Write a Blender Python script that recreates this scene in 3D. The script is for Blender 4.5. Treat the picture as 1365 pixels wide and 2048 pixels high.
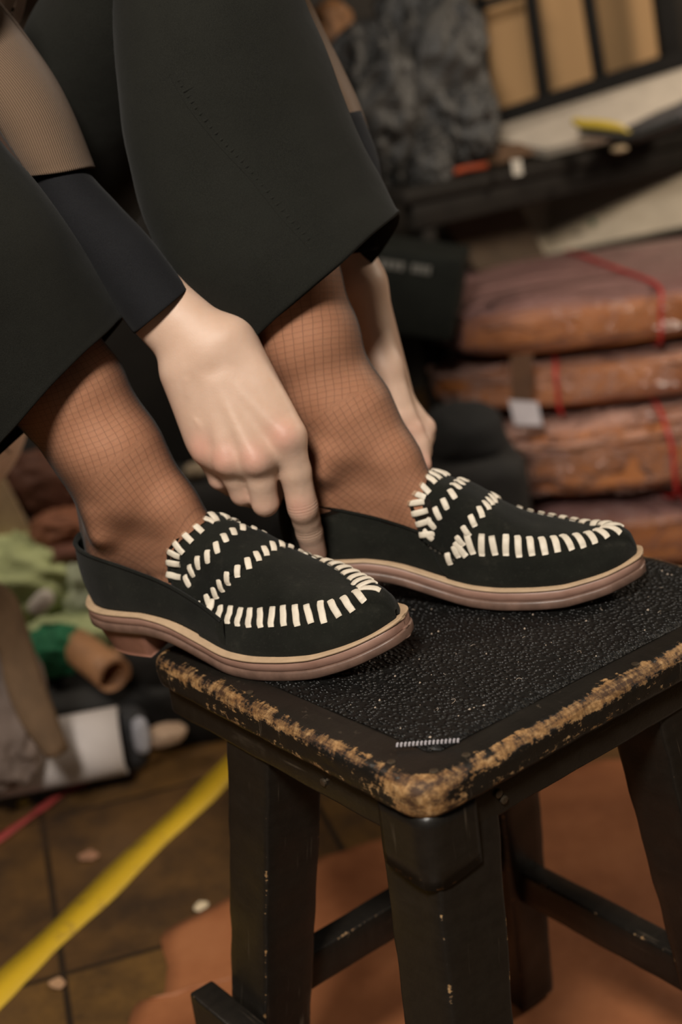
import bpy, bmesh, math, random
import numpy as np
from mathutils import Vector, Matrix
from mathutils.bvhtree import BVHTree
random.seed(7); rng = np.random.default_rng(7)
for o in list(bpy.data.objects): bpy.data.objects.remove(o)
SC = bpy.context.scene; COL = SC.collection

# ------------------------------------------------------------------ camera, light, exposure
PITCH, ROLL, FPX = math.radians(17.9), math.radians(7.5), 2600.0
CAM = np.array([0, 0, .832])
_F = np.array([0, math.cos(PITCH), -math.sin(PITCH)]); _R = np.array([1., 0, 0]); _U = np.cross(_R, _F)
_R2 = math.cos(ROLL)*_R - math.sin(ROLL)*_U; _U2 = math.cos(ROLL)*_U + math.sin(ROLL)*_R
def at(x, y, Y):                       # the point at world depth Y seen at photo position x, y
    v = _F + _R2*(x-682.5)/FPX - _U2*(y-1024)/FPX
    return CAM + v*(Y/v[1])
def onz(x, y, z=0.):                   # same on a horizontal plane
    v = _F + _R2*(x-682.5)/FPX - _U2*(y-1024)/FPX
    return CAM + v*((z-CAM[2])/v[2])
cd = bpy.data.cameras.new('camera'); cam = bpy.data.objects.new('camera', cd); COL.objects.link(cam)
M = Matrix(((_R2[0], _U2[0], -_F[0], CAM[0]), (_R2[1], _U2[1], -_F[1], CAM[1]), (_R2[2], _U2[2], -_F[2], CAM[2]), (0, 0, 0, 1)))
cam.matrix_world = M; SC.camera = cam
cd.sensor_fit = 'VERTICAL'; cd.sensor_height = 36; cd.lens = FPX/2048*36; cd.clip_start = .02
cd.dof.use_dof = True; cd.dof.focus_distance = .86; cd.dof.aperture_fstop = 3.8
SC.view_settings.view_transform = 'Standard'; SC.view_settings.look = 'None'
SC.view_settings.exposure = 0.0; SC.view_settings.gamma = 1; SC.view_settings.use_curve_mapping = False
w = bpy.data.worlds.new('world'); SC.world = w; w.use_nodes = True
w.node_tree.nodes['Background'].inputs[0].default_value = (1, .92, .80, 1)
w.node_tree.nodes['Background'].inputs[1].default_value = .055
def area(name, loc, target, size, power, col):
    l = bpy.data.lights.new(name, 'AREA'); l.energy = power; l.color = col; l.size = size; l.shape = 'DISK'
    o = bpy.data.objects.new(name, l); COL.objects.link(o); o.location = loc
    o.rotation_euler = (Vector(target)-Vector(loc)).to_track_quat('-Z', 'Y').to_euler()
    return o
area('key_light', (-.30, -.50, 2.0), (.0, .95, .5), .38, 52, (1, .925, .83))
area('room_light', (1.85, 1.70, 1.50), (.85, 2.3, .35), .4, 24, (1, .84, .66))
area('left_light', (-1.3, 1.2, 2.2), (-.5, 1.9, 0), .5, 19, (1, .86, .7))

# ------------------------------------------------------------------ node materials
class NM:
    def __init__(s, name):
        s.m = bpy.data.materials.new(name); s.m.use_nodes = True; s.t = s.m.node_tree; s.b = s.t.nodes['Principled BSDF']; s._tc = None
    def n(s, typ, **kw):
        x = s.t.nodes.new(typ)
        for k, v in kw.items(): setattr(x, k, v)
        return x
    def L(s, a, b): s.t.links.new(a, b)
    def tc(s, which='Object'):
        if s._tc is None: s._tc = s.n('ShaderNodeTexCoord')
        return s._tc.outputs[which]
    def noise(s, scale, detail=4, rough=.6, co=None, stretch=None, dist=0):
        x = s.n('ShaderNodeTexNoise'); x.inputs['Scale'].default_value = scale; x.inputs['Detail'].default_value = detail
        x.inputs['Roughness'].default_value = rough; x.inputs['Distortion'].default_value = dist
        c = co or s.tc()
        if stretch:
            mp = s.n('ShaderNodeMapping'); mp.inputs['Scale'].default_value = stretch; s.L(c, mp.inputs[0]); c = mp.outputs[0]
        s.L(c, x.inputs['Vector']); return x.outputs[0]
    def ramp(s, fac, stops, interp='LINEAR'):
        x = s.n('ShaderNodeValToRGB'); x.color_ramp.interpolation = interp; e = x.color_ramp.elements
        while len(e) < len(stops): e.new(.5)
        for i, (p, c) in enumerate(stops):
            e[i].position = p; e[i].color = (*c, 1) if len(c) == 3 else c
        s.L(fac, x.inputs[0]); return x.outputs[0]
    def fr(s, fac, a, b, lo=0., hi=1.):
        x = s.n('ShaderNodeMapRange'); s.L(fac, x.inputs[0])
        for i, v in zip((1, 2, 3, 4), (a, b, lo, hi)): x.inputs[i].default_value = v
        return x.outputs[0]
    def math(s, op, a, b=None):
        x = s.n('ShaderNodeMath', operation=op)
        for i, v in enumerate((a, b)):
            if v is None: continue
            if isinstance(v, (int, float)): x.inputs[i].default_value = v
            else: s.L(v, x.inputs[i])
        return x.outputs[0]
    def mix(s, fac, a, b):
        x = s.n('ShaderNodeMix', data_type='RGBA')
        for i, v in ((0, fac), (6, a), (7, b)):
            if isinstance(v, (int, float)): x.inputs[i].default_value = v
            elif isinstance(v, tuple): x.inputs[i].default_value = (*v, 1)
            else: s.L(v, x.inputs[i])
        return x.outputs[2]
    def attr(s, name): return s.n('ShaderNodeAttribute', attribute_name=name).outputs['Fac']
    def base(s, c):
        if isinstance(c, tuple): s.b.inputs['Base Color'].default_value = (*c, 1)
        else: s.L(c, s.b.inputs['Base Color'])
        return s
    def set(s, **kw):
        for k, v in kw.items():
            i = s.b.inputs[k.replace('_', ' ')]
            if isinstance(v, (int, float, tuple)): i.default_value = v
            else: s.L(v, i)
        return s
    def bump(s, h, strength=.5, dist=.001):
        x = s.n('ShaderNodeBump'); x.inputs['Strength'].default_value = strength; x.inputs['Distance'].default_value = dist
        s.L(h, x.inputs['Height']); prev = s.b.inputs['Normal'].links
        if prev: s.L(prev[0].from_socket, x.inputs['Normal'])
        s.L(x.outputs[0], s.b.inputs['Normal']); return s
def simple(name, c, rough=.6, var=.25, scale=30, bump=.2, bscale=200, bd=.0005, spec=.5, metal=0, coat=0):
    m = NM(name); n = m.noise(scale)
    m.base(m.ramp(n, [(.25, tuple(v*(1-var) for v in c)), (.75, tuple(min(1, v*(1+var)) for v in c))]))
    m.set(Roughness=rough, Metallic=metal); m.b.inputs['Specular IOR Level'].default_value = spec
    if coat: m.b.inputs['Coat Weight'].default_value = coat; m.b.inputs['Coat Roughness'].default_value = .25
    if bump: m.bump(m.noise(bscale, 3), bump, bd)
    return m.m
def weave(name, c, s=900, rough=.9, sheen=.1, bump=.5, wrinkle=0):
    m = NM(name); n = m.noise(25); f = m.noise(s, 2)
    m.base(m.mix(m.fr(f, .3, .7), m.ramp(n, [(.3, tuple(v*.8 for v in c)), (.7, tuple(v*1.15 for v in c))]), tuple(v*1.5 for v in c)))
    m.set(Roughness=rough); m.b.inputs['Sheen Weight'].default_value = sheen; m.b.inputs['Specular IOR Level'].default_value = .08
    m.bump(f, bump, .0004)
    if wrinkle: m.bump(m.noise(14, 3, .5), wrinkle, .012)
    return m.m

# ------------------------------------------------------------------ object helpers
def link(o, parent=None):
    COL.objects.link(o)
    if parent is not None: o.parent = parent
    return o
def mesh_obj(name, V, Fc, mat, parent=None, smooth=True, attrs=None, uv=None):
    me = bpy.data.meshes.new(name); me.from_pydata([tuple(map(float, v)) for v in V], [], [tuple(int(i) for i in f) for f in Fc]); me.update()
    if smooth: me.polygons.foreach_set('use_smooth', [True]*len(me.polygons))
    if attrs:
        for k, a in attrs.items():
            at_ = me.attributes.new(k, 'FLOAT', 'POINT'); at_.data.foreach_set('value', np.asarray(a, dtype=np.float32))
    if uv is not None:
        l = me.uv_layers.new(name='UVMap'); li = np.zeros(len(me.loops), dtype=np.int32); me.loops.foreach_get('vertex_index', li)
        l.data.foreach_set('uv', np.asarray(uv, dtype=np.float32)[li].ravel())
    o = bpy.data.objects.new(name, me); me.materials.append(mat); return link(o, parent)
def big_mesh(name, V, Q, mat, parent=None, attrs=None, uv=None):
    me = bpy.data.meshes.new(name); V = np.asarray(V, np.float32); Q = np.asarray(Q, np.int32)
    me.vertices.add(len(V)); me.vertices.foreach_set('co', V.ravel()); me.loops.add(Q.size); me.loops.foreach_set('vertex_index', Q.ravel())
    me.polygons.add(len(Q)); me.polygons.foreach_set('loop_start', np.arange(0, Q.size, 4, dtype=np.int32))
    me.update(calc_edges=True); me.validate(); me.polygons.foreach_set('use_smooth', np.ones(len(me.polygons), bool))
    if attrs:
        for k, a in attrs.items():
            at_ = me.attributes.new(k, 'FLOAT', 'POINT'); at_.data.foreach_set('value', np.asarray(a, dtype=np.float32))
    if uv is not None:
        l = me.uv_layers.new(name='UVMap'); li = np.zeros(len(me.loops), dtype=np.int32); me.loops.foreach_get('vertex_index', li)
        l.data.foreach_set('uv', np.asarray(uv, dtype=np.float32)[li].ravel())
    o = bpy.data.objects.new(name, me); me.materials.append(mat); return link(o, parent)
def thing(name, label, cat, loc=(0, 0, 0), rz=0, group=None):
    o = bpy.data.objects.new(name, None); link(o); o.location = loc; o.rotation_euler = (0, 0, rz); o.empty_display_size = .05
    o['label'] = label; o['category'] = cat
    if group: o['group'] = group
    return o
def tag(o, label, cat, group=None, kind=None):
    o['label'] = label; o['category'] = cat
    if group: o['group'] = group
    if kind: o['kind'] = kind
    return o
def struct(o, label=None):
    o['kind'] = 'structure'
    if label: o['label'] = label
    return o
def grid_faces(n, m, wrap_m=False, wrap_n=False, off=0):
    F = []
    for i in range(n if wrap_n else n-1):
        for j in range(m if wrap_m else m-1):
            a, b = i, (i+1) % n; c, d = j, (j+1) % m
            F.append((off+a*m+c, off+b*m+c, off+b*m+d, off+a*m+d))
    return F
def catmull(P, n):
    P = np.asarray(P, float); k = len(P); out = []
    Q = np.vstack([2*P[0]-P[1], P, 2*P[-1]-P[-2]])
    for t in np.linspace(0, k-1, n):
        i = min(int(t), k-2); u = t-i; a, b, c, d = Q[i], Q[i+1], Q[i+2], Q[i+3]
        out.append(.5*((2*b)+(-a+c)*u+(2*a-5*b+4*c-d)*u*u+(-a+3*b-3*c+d)*u**3))
    return np.array(out)
def hnoise(P, s, seed=0):
    from mathutils import noise
    return np.array([noise.noise(Vector((float(p[0])*s+seed*7.3, float(p[1])*s+seed*3.1, float(p[2])*s-seed*5.7))) for p in P])
def rbox(size, r=.003, seg=.012, edge_w=.006):
    """rounded box, dense enough for displacement; returns verts, faces, edge closeness"""
    h = np.array(size)/2.; r = min(r, *(h*.98)); V = []; Fc = []; idx = {}
    def axis(hh, L):
        n = max(2, int(L/seg)); a = np.linspace(-hh+r, hh-r, n+1)
        return np.concatenate([[-hh, -hh+r*.3], a, [hh-r*.3, hh]])
    A = [axis(h[i], size[i]) for i in range(3)]
    def vid(p):
        k = tuple(np.round(p, 6))
        if k not in idx: idx[k] = len(V); V.append(p)
        return idx[k]
    for ax in range(3):
        u, v = (ax+1) % 3, (ax+2) % 3
        for s in (-1, 1):
            for i in range(len(A[u])-1):
                for j in range(len(A[v])-1):
                    q = []
                    for (ii, jj) in ((i, j), (i+1, j), (i+1, j+1), (i, j+1)):
                        p = np.zeros(3); p[ax] = s*h[ax]; p[u] = A[u][ii]; p[v] = A[v][jj]; q.append(vid(p))
                    Fc.append(q if s > 0 else q[::-1])
    V = np.array(V); D = np.sort(h-np.abs(V), axis=1)[:, 1]
    q = np.clip(V, -h+r, h-r); d = V-q; n = np.linalg.norm(d, axis=1, keepdims=True); n[n == 0] = 1
    return q+r*d/n, Fc, np.clip(1-D/edge_w, 0, 1)
def box_obj(name, size, loc, mat, parent=None, rot=(0, 0, 0), r=.003, seg=.03, jit=0, edge_w=.006):
    V, F, e = rbox(size, r, seg, edge_w)
    if jit: V = V+np.stack([hnoise(V, 40, k) for k in range(3)], 1)*jit
    o = mesh_obj(name, V, F, mat, parent, attrs={'edge': e}); o.location = loc; o.rotation_euler = rot; return o
def beam(name, a, b, wd, ht, mat, parent=None, up=(0, 0, 1), r=.002, seg=.012, jit=0, twist=0, edge_w=.006, taper=1):
    a = Vector(a); b = Vector(b); d = b-a; L = d.length; z = d.normalized(); x = Vector(up).cross(z)
    if x.length < 1e-4: x = Vector((1, 0, 0))
    x.normalize(); y = z.cross(x)
    V, F, e = rbox((wd, ht, L), r, seg, edge_w)
    if jit: V = V+np.stack([hnoise(V, 40, k) for k in range(3)], 1)*jit
    s = 1+(taper-1)*(V[:, 2]/L+.5); V = V*np.stack([s, s, np.ones_like(s)], 1)
    o = mesh_obj(name, V, F, mat, parent, attrs={'edge': e})
    m = Matrix((x, y, z)).transposed().to_4x4(); m.translation = (a+b)/2
    if twist: m = m @ Matrix.Rotation(twist, 4, 'Z')
    o.matrix_basis = m; return o
def tube(name, P, rad, mat, parent=None, n=10, cap=True, flat=1.):
    V, F = tube_geo(P, rad, n, flat, cap); return mesh_obj(name, V, F, mat, parent)
def tube_geo(P, rad, n=10, flat=1., cap=True, up=(0, 0, 1)):
    P = np.asarray(P, float); k = len(P); T = np.gradient(P, axis=0); T /= np.linalg.norm(T, axis=1, keepdims=True)+1e-12
    rad = np.full(k, rad) if np.isscalar(rad) else np.asarray(rad); V = []; x = np.cross(T[0], up)
    if np.linalg.norm(x) < 1e-3: x = np.cross(T[0], (1, 0, 0))
    for i in range(k):
        x = x-T[i]*(x@T[i]); x /= np.linalg.norm(x); y = np.cross(T[i], x)
        for j in range(n):
            a = 2*math.pi*j/n; V.append(P[i]+rad[i]*(math.cos(a)*x+math.sin(a)*flat*y))
    F = grid_faces(k, n, wrap_m=True)
    if cap:
        F.append(tuple(range(n))[::-1]); F.append(tuple((k-1)*n+j for j in range(n)))
    return V, F
def merge(parts):
    V = []; F = []
    for v, f in parts:
        o = len(V); V += list(v); F += [tuple(i+o for i in q) for q in f]
    return V, F
def solidify(o, t, off=-1):
    m = o.modifiers.new('thickness', 'SOLIDIFY'); m.thickness = t; m.offset = off; return o
def subsurf(o, l=1):
    m = o.modifiers.new('smooth', 'SUBSURF'); m.levels = l; m.render_levels = l; return o

# ------------------------------------------------------------------ materials
def painted_wood(name, wear=1.0):
    m = NM(name); e = m.attr('edge'); nA = m.noise(110, 6, .7, stretch=(.12, 1, 1)); nB = m.noise(110, 6, .7, stretch=(1, .12, 1)); n1 = m.math('MULTIPLY', m.math('ADD', nA, nB), .5); n2 = m.noise(260, 4, .7); n3 = m.noise(9, 3)
    n4 = m.noise(30, 6, .75, stretch=(1, 1, 6))
    a = m.math('ADD', m.math('MULTIPLY', e, wear), m.math('MULTIPLY', m.math('SUBTRACT', n1, .5), 2.2))
    a = m.math('ADD', a, m.math('MULTIPLY', m.math('SUBTRACT', n2, .5), .5)); a = m.math('ADD', a, m.math('MULTIPLY', m.math('SUBTRACT', n3, .5), .7)); a = m.math('ADD', a, m.math('MULTIPLY', m.math('SUBTRACT', n4, .5), .8))
    f = m.fr(a, .72, .80)
    wood = m.mix(m.fr(n4, .38, .62), m.ramp(n2, [(.3, (.07, .030, .010)), (.5, (.20, .095, .030)), (.72, (.36, .19, .07))]), m.ramp(n2, [(.3, (.18, .09, .03)), (.5, (.32, .18, .07)), (.72, (.50, .33, .16))]))
    wood = m.mix(m.fr(n1, .46, .56), (.050, .022, .008), wood)
    black = m.ramp(n1, [(.3, (.0065, .0055, .0045)), (.75, (.016, .013, .010))])
    sc = m.noise(150, 3, .6, stretch=(1, 1, .05)); sc2 = m.noise(12, 4); scr = m.math('MULTIPLY', m.fr(sc, .61, .68), m.fr(sc2, .48, .60))
    black = m.mix(m.math('MULTIPLY', scr, .6), black, (.11, .085, .06)); m.base(m.mix(f, black, wood)); m.set(Roughness=m.fr(f, 0, 1, .34, .7)); m.b.inputs['Specular IOR Level'].default_value = .4
    m.bump(n2, .35, .0006); m.bump(m.math('MULTIPLY', f, -1.), .5, .0006); return m.m
M_wood_top = painted_wood('painted_wood_top', .92)
M_wood = painted_wood('painted_wood', .62)
def mk_pad():
    m = NM('pebbled_rubber'); v = m.n('ShaderNodeTexVoronoi'); v.inputs['Scale'].default_value = 330; v.feature = 'F1'
    mp = m.n('ShaderNodeMapping'); mp.inputs['Scale'].default_value = (1, .75, 0); m.L(m.tc(), mp.inputs[0]); m.L(mp.outputs[0], v.inputs['Vector'])
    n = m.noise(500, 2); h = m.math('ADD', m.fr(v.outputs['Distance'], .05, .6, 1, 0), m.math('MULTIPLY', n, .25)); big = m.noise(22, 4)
    top = m.math('MULTIPLY', m.fr(h, .75, 1.05), m.fr(big, .3, .65, .25, 1))  # pebble highlights put into the colour: paler tops, darker pits
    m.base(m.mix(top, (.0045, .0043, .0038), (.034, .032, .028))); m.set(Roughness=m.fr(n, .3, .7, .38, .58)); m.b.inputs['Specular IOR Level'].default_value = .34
    m.bump(h, 1., .0030); return m.m
M_pad = mk_pad()
def mk_suede(name, c, mottled=.0):
    m = NM(name); n = m.noise(28, 5, .6); f = m.noise(650, 4, .7); d = m.noise(70, 8, .75)
    col = m.ramp(n, [(.3, tuple(v*.72 for v in c)), (.72, tuple(v*1.35 for v in c))]); col = m.mix(m.math('MULTIPLY', m.fr(d, .56, .74), .30), col, (.055, .050, .038))
    m.base(m.mix(m.math('MULTIPLY', m.fr(f, .58, .75), .5), col, tuple(v*3.2 for v in c)))
    m.set(Roughness=.95); m.b.inputs['Sheen Weight'].default_value = .04; m.b.inputs['Sheen Roughness'].default_value = .6
    m.b.inputs['Specular IOR Level'].default_value = .04; m.bump(f, .7, .0005); return m.m
M_suede = mk_suede('black_suede', (.0120, .0122, .0095))
M_strap = mk_suede('black_suede_strap', (.0100, .0102, .0082))
M_lining = simple('dark_lining', (.012, .011, .009), .8)
M_lace = simple('cream_leather_lace', (.68, .60, .48), .55, .12, 120, .3, 700, .0003)
M_welt = simple('cream_welt', (.45, .31, .19), .6, .15, 90)
def mk_sole():
    m = NM('stacked_brown_sole'); n = m.noise(60, 5, .65, stretch=(.3, 1, 1)); s = m.noise(25, 4)
    m.base(m.ramp(n, [(.25, (.20, .105, .075)), (.75, (.38, .225, .170))])); m.set(Roughness=m.fr(s, .3, .7, .32, .55)); m.bump(n, .2, .0006); return m.m
M_sole = mk_sole()
M_outsole = simple('worn_outsole', (.15, .088, .064), .42, .35, 60, .3, 200)
M_heel = simple('stacked_heel', (.23, .105, .070), .45, .2, 40, .2, 120)
def mk_skin():
    m = NM('skin'); n = m.noise(38, 4, .6); p = m.noise(900, 3); red = m.attr('red'); v = m.noise(16, 3)
    c = m.ramp(n, [(.25, (.54, .355, .255)), (.75, (.62, .43, .325))]); c = m.mix(m.math('MULTIPLY', red, .6), c, (.55, .24, .18))
    c = m.mix(m.math('MULTIPLY', m.fr(v, .55, .75), .18), c, (.40, .27, .21))
    m.base(c); m.set(Roughness=.5); m.b.inputs['Subsurface Weight'].default_value = .12; m.b.inputs['Subsurface Radius'].default_value = (.008, .003, .0015)
    m.b.inputs['Subsurface Scale'].default_value = .5; m.b.inputs['Specular IOR Level'].default_value = .35
    wv = m.n('ShaderNodeTexVoronoi'); wv.inputs['Scale'].default_value = 700; m.L(m.tc(), wv.inputs['Vector'])
    fo = m.math('MULTIPLY', m.math('SINE', m.math('MULTIPLY', m.attr('fold'), 2600.)), m.attr('foldmask')); m.bump(fo, .22, .0004)
    m.bump(wv.outputs['Distance'], .12, .0004); m.bump(m.noise(120, 3), .12, .0012); return m.m
M_skin = mk_skin()
def mk_tights():
    m = NM('fishnet_nylon'); uv = m.tc('UV'); mp = m.n('ShaderNodeMapping'); mp.inputs['Rotation'].default_value = (0, 0, math.radians(7)); m.L(uv, mp.inputs[0])
    ds = m.noise(30, 2, co=uv); sp = m.n('ShaderNodeSeparateXYZ'); m.L(mp.outputs[0], sp.inputs[0]); ls = []
    for k in (0, 1):
        s = m.math('ADD', m.math('MULTIPLY', sp.outputs[k], 1/.0041), m.math('MULTIPLY', ds, .9))
        ls.append(m.fr(m.math('ABSOLUTE', m.math('SUBTRACT', m.math('FRACT', s), .5)), .44, .475))
    net = m.math('MAXIMUM', ls[0], ls[1])
    lw = m.n('ShaderNodeLayerWeight'); lw.inputs['Blend'].default_value = .35
    sheer = m.fr(lw.outputs['Facing'], .12, .95, .12, .92)
    fac = m.math('ADD', sheer, m.math('MULTIPLY', net, .21)); fac = m.math('MINIMUM', fac, 1.)
    m.base((.016, .011, .009)); m.set(Roughness=.6); m.b.inputs['Sheen Weight'].default_value = .05
    tr = m.n('ShaderNodeBsdfTransparent'); tr.inputs[0].default_value = (.92, .77, .68, 1); mx = m.n('ShaderNodeMixShader')
    m.L(fac, mx.inputs[0]); m.L(tr.outputs[0], mx.inputs[1]); m.L(m.b.outputs[0], mx.inputs[2]); m.L(mx.outputs[0], m.t.nodes['Material Output'].inputs[0]); return m.m
M_tights = mk_tights()
M_trouser = weave('charcoal_trouser_cloth', (.0108, .0108, .0088), 1400, .95, .03, .4, .25)
M_shirt = weave('black_jersey', (.0095, .0095, .0105), 1600, .9, .03, .3, .3)
def mk_knit():
    m = NM('brown_rib_knit'); wv = m.n('ShaderNodeTexWave'); wv.inputs['Scale'].default_value = 1/.0030/2; wv.bands_direction = 'X'; m.L(m.tc('UV'), wv.inputs['Vector'])
    n = m.noise(300, 3); m.base(m.mix(m.fr(wv.outputs['Fac'], .1, .9), (.095, .058, .034), (.165, .105, .064))); m.set(Roughness=.95); m.b.inputs['Sheen Weight'].default_value = .05
    m.bump(wv.outputs['Fac'], .5, .0008); m.bump(n, .3, .0005); return m.m
M_knit = mk_knit()

# ------------------------------------------------------------------ the room
def mk_floor():
    m = NM('worn_floor_tiles'); co = m.tc(); mp = m.n('ShaderNodeMapping'); mp.inputs['Rotation'].default_value = (0, 0, math.radians(-14)); mp.inputs['Location'].default_value = (.06, .12, 0); m.L(co, mp.inputs[0])
    br = m.n('ShaderNodeTexBrick'); br.offset = 0; br.inputs['Scale'].default_value = 1; br.inputs['Brick Width'].default_value = .33; br.inputs['Row Height'].default_value = .33
    br.inputs['Mortar Size'].default_value = .004; br.inputs['Mortar Smooth'].default_value = .3
    br.inputs['Color1'].default_value = (.155, .080, .022, 1); br.inputs['Color2'].default_value = (.10, .050, .017, 1); br.inputs['Mortar'].default_value = (.02, .012, .006, 1)
    m.L(mp.outputs[0], br.inputs['Vector']); n = m.noise(9, 8, .7); n2 = m.noise(40, 6, .7)
    c = m.mix(m.fr(n, .42, .68), br.outputs[0], (.028, .015, .007)); c = m.mix(m.math('MULTIPLY', m.fr(n2, .62, .75), .35), c, (.22, .14, .07))
    m.base(c); m.set(Roughness=m.fr(n, .3, .7, .35, .6)); m.bump(n2, .2, .002); return m.m
fl = mesh_obj('floor', [(-3, -1.2, 0), (3.2, -1.2, 0), (3.2, 3.6, 0), (-3, 3.6, 0)], [(0, 1, 2, 3)], mk_floor()); struct(fl)
M_wall = simple('dark_wall_plaster', (.03, .024, .018), .9, .3, 4)
for nm, a in (('wall_back', [(-3, 3.6, 0), (3.2, 3.6, 0), (3.2, 3.6, 2.7), (-3, 3.6, 2.7)]), ('wall_left', [(-3, -1.2, 0), (-3, 3.6, 0), (-3, 3.6, 2.7), (-3, -1.2, 2.7)]), ('wall_right', [(3.2, 3.6, 0), (3.2, -1.2, 0), (3.2, -1.2, 2.7), (3.2, 3.6, 2.7)])):
    struct(mesh_obj(nm, a, [(0, 1, 2, 3)], M_wall))

def ground_patch(name, P, z, th, mat, parent=None, curl=0, seed=1, sub=3):
    """thin sheet with an irregular outline lying at height z"""
    P = np.asarray(P, float); c = P.mean(0); n = len(P); rings = 14; V = []
    for k in range(rings+1):
        t = k/rings
        for p in P: V.append([c[0]+(p[0]-c[0])*t, c[1]+(p[1]-c[1])*t, z])
    V = np.array(V); nz = hnoise(V, 7, seed); t = np.repeat(np.linspace(0, 1, rings+1), n)
    V[:, 2] += curl*(np.clip(nz, 0, 1))*(.3+t**4)
    o = mesh_obj(name, V, grid_faces(rings+1, n, wrap_m=True), mat, parent); solidify(o, th, 1); return o
def smooth_loop(P, n=80, rough=0, seed=0):
    P = np.asarray(P, float); Q = np.vstack([P, P[:1]]); Q = catmull(Q, n+1)[:-1]
    if rough:
        Q = Q+np.stack([hnoise(np.c_[Q, Q[:, :1]*0], 30, seed+k) for k in (0, 1)], 1)*rough
    return Q

# yellow floor tape
M_tape = NM('yellow_floor_tape'); n_ = M_tape.noise(35, 7, .7); M_tape.base(M_tape.mix(M_tape.fr(n_, .56, .74), (.58, .37, .014), (.22, .13, .03))); M_tape.set(Roughness=.55); M_tape = M_tape.m
a0, a1 = onz(-60, 2075)[:2], onz(560, 1470)[:2]; b0, b1 = onz(-60, 2005)[:2], onz(560, 1405)[:2]
d_ = (a1-a0)/np.linalg.norm(a1-a0); nrm = np.array([-d_[1], d_[0]]); P = []
L0 = a0-d_*.5; L1 = a1+d_*.8; wd = .040
ts = np.linspace(0, 1, 90); e1_ = [L0+(L1-L0)*t+nrm*(.0+.002*math.sin(t*61)+.0015*random.random()) for t in ts]; e2_ = [L0+(L1-L0)*t+nrm*(wd+.002*math.sin(t*47+1)+.0015*random.random()) for t in ts]
V = [(*p, .0012) for p in e1_]+[(*p, .0012) for p in e2_]; tp = mesh_obj('floor_tape', V, [(i, i+1, 90+i+1, 90+i) for i in range(89)], M_tape); solidify(tp, .001)
tag(tp, 'scuffed yellow tape line running across the brown floor', 'tape')
# orange leather hide beneath the stool
def mk_hide():
    m = NM('orange_hide'); n = m.noise(7, 5, .6); f = m.noise(500, 3)
    m.base(m.ramp(n, [(.3, (.21, .068, .022)), (.55, (.33, .12, .045)), (.8, (.40, .16, .065))])); m.set(Roughness=.6); m.bump(f, .3, .0006); m.bump(m.noise(10, 3), .3, .01); return m.m
M_hide = mk_hide()
hp = [(250, 2100), (275, 2010), (330, 1990), (325, 1900), (345, 1860), (480, 1790), (620, 1730), (700, 1700), (800, 1668), (930, 1640), (1080, 1560), (1250, 1520), (1500, 1560), (1700, 1800), (1650, 2200), (1300, 2500), (700, 2600), (350, 2350)]
hide = ground_patch('leather_hide', smooth_loop([onz(*p)[:2] for p in hp], 110, .006, 3), .001, .0022, M_hide, curl=.002)
tag(hide, 'large orange tan leather hide spread on the floor under the stool', 'leather')
def fleck(name, px, r, col, label, cat, seed=0, h=.003):
    c = onz(*px); P = smooth_loop([(c[0]+r*math.cos(a)*(1+.3*math.sin(a*2+seed)), c[1]+r*math.sin(a)*(1+.25*math.cos(a*3+seed))) for a in np.linspace(0, 6.0, 9)], 24)
    o = ground_patch(name, P, .0015, h, simple(name+'_mat', col, .6)); tag(o, label, cat); return o
fleck('paper_dot', (404, 1817), .0075, (.62, .5, .33), 'small round cream scrap on the floor beside the yellow tape', 'scrap')
fleck('yellow_scrap', (48, 1608), .007, (.6, .38, .06), 'tiny yellow scrap on the floor near the red cord', 'scrap', 1)
fleck('leather_crumb', (178, 1716), .010, (.32, .16, .09), 'small reddish leather crumb between the red cord and yellow tape', 'scrap', 2)
fleck('leather_crumb', (115, 1972), .008, (.45, .26, .14), 'small tan crumb on the floor just right of the yellow tape end', 'scrap', 3)
cp = catmull([[*onz(*p)[:2], .004] for p in ((-40, 1712), (60, 1640), (130, 1590), (200, 1555), (245, 1535), (300, 1500), (330, 1480))], 50)
cord = tube('red_cord', cp, [.0045+.003*math.sin(i*.4)**2 for i in range(50)], simple('red_cord_mat', (.27, .035, .03), .6), None, 8, flat=.5)
tag(cord, 'dull red strip lying on the floor below the white paper roll', 'cord')

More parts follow.
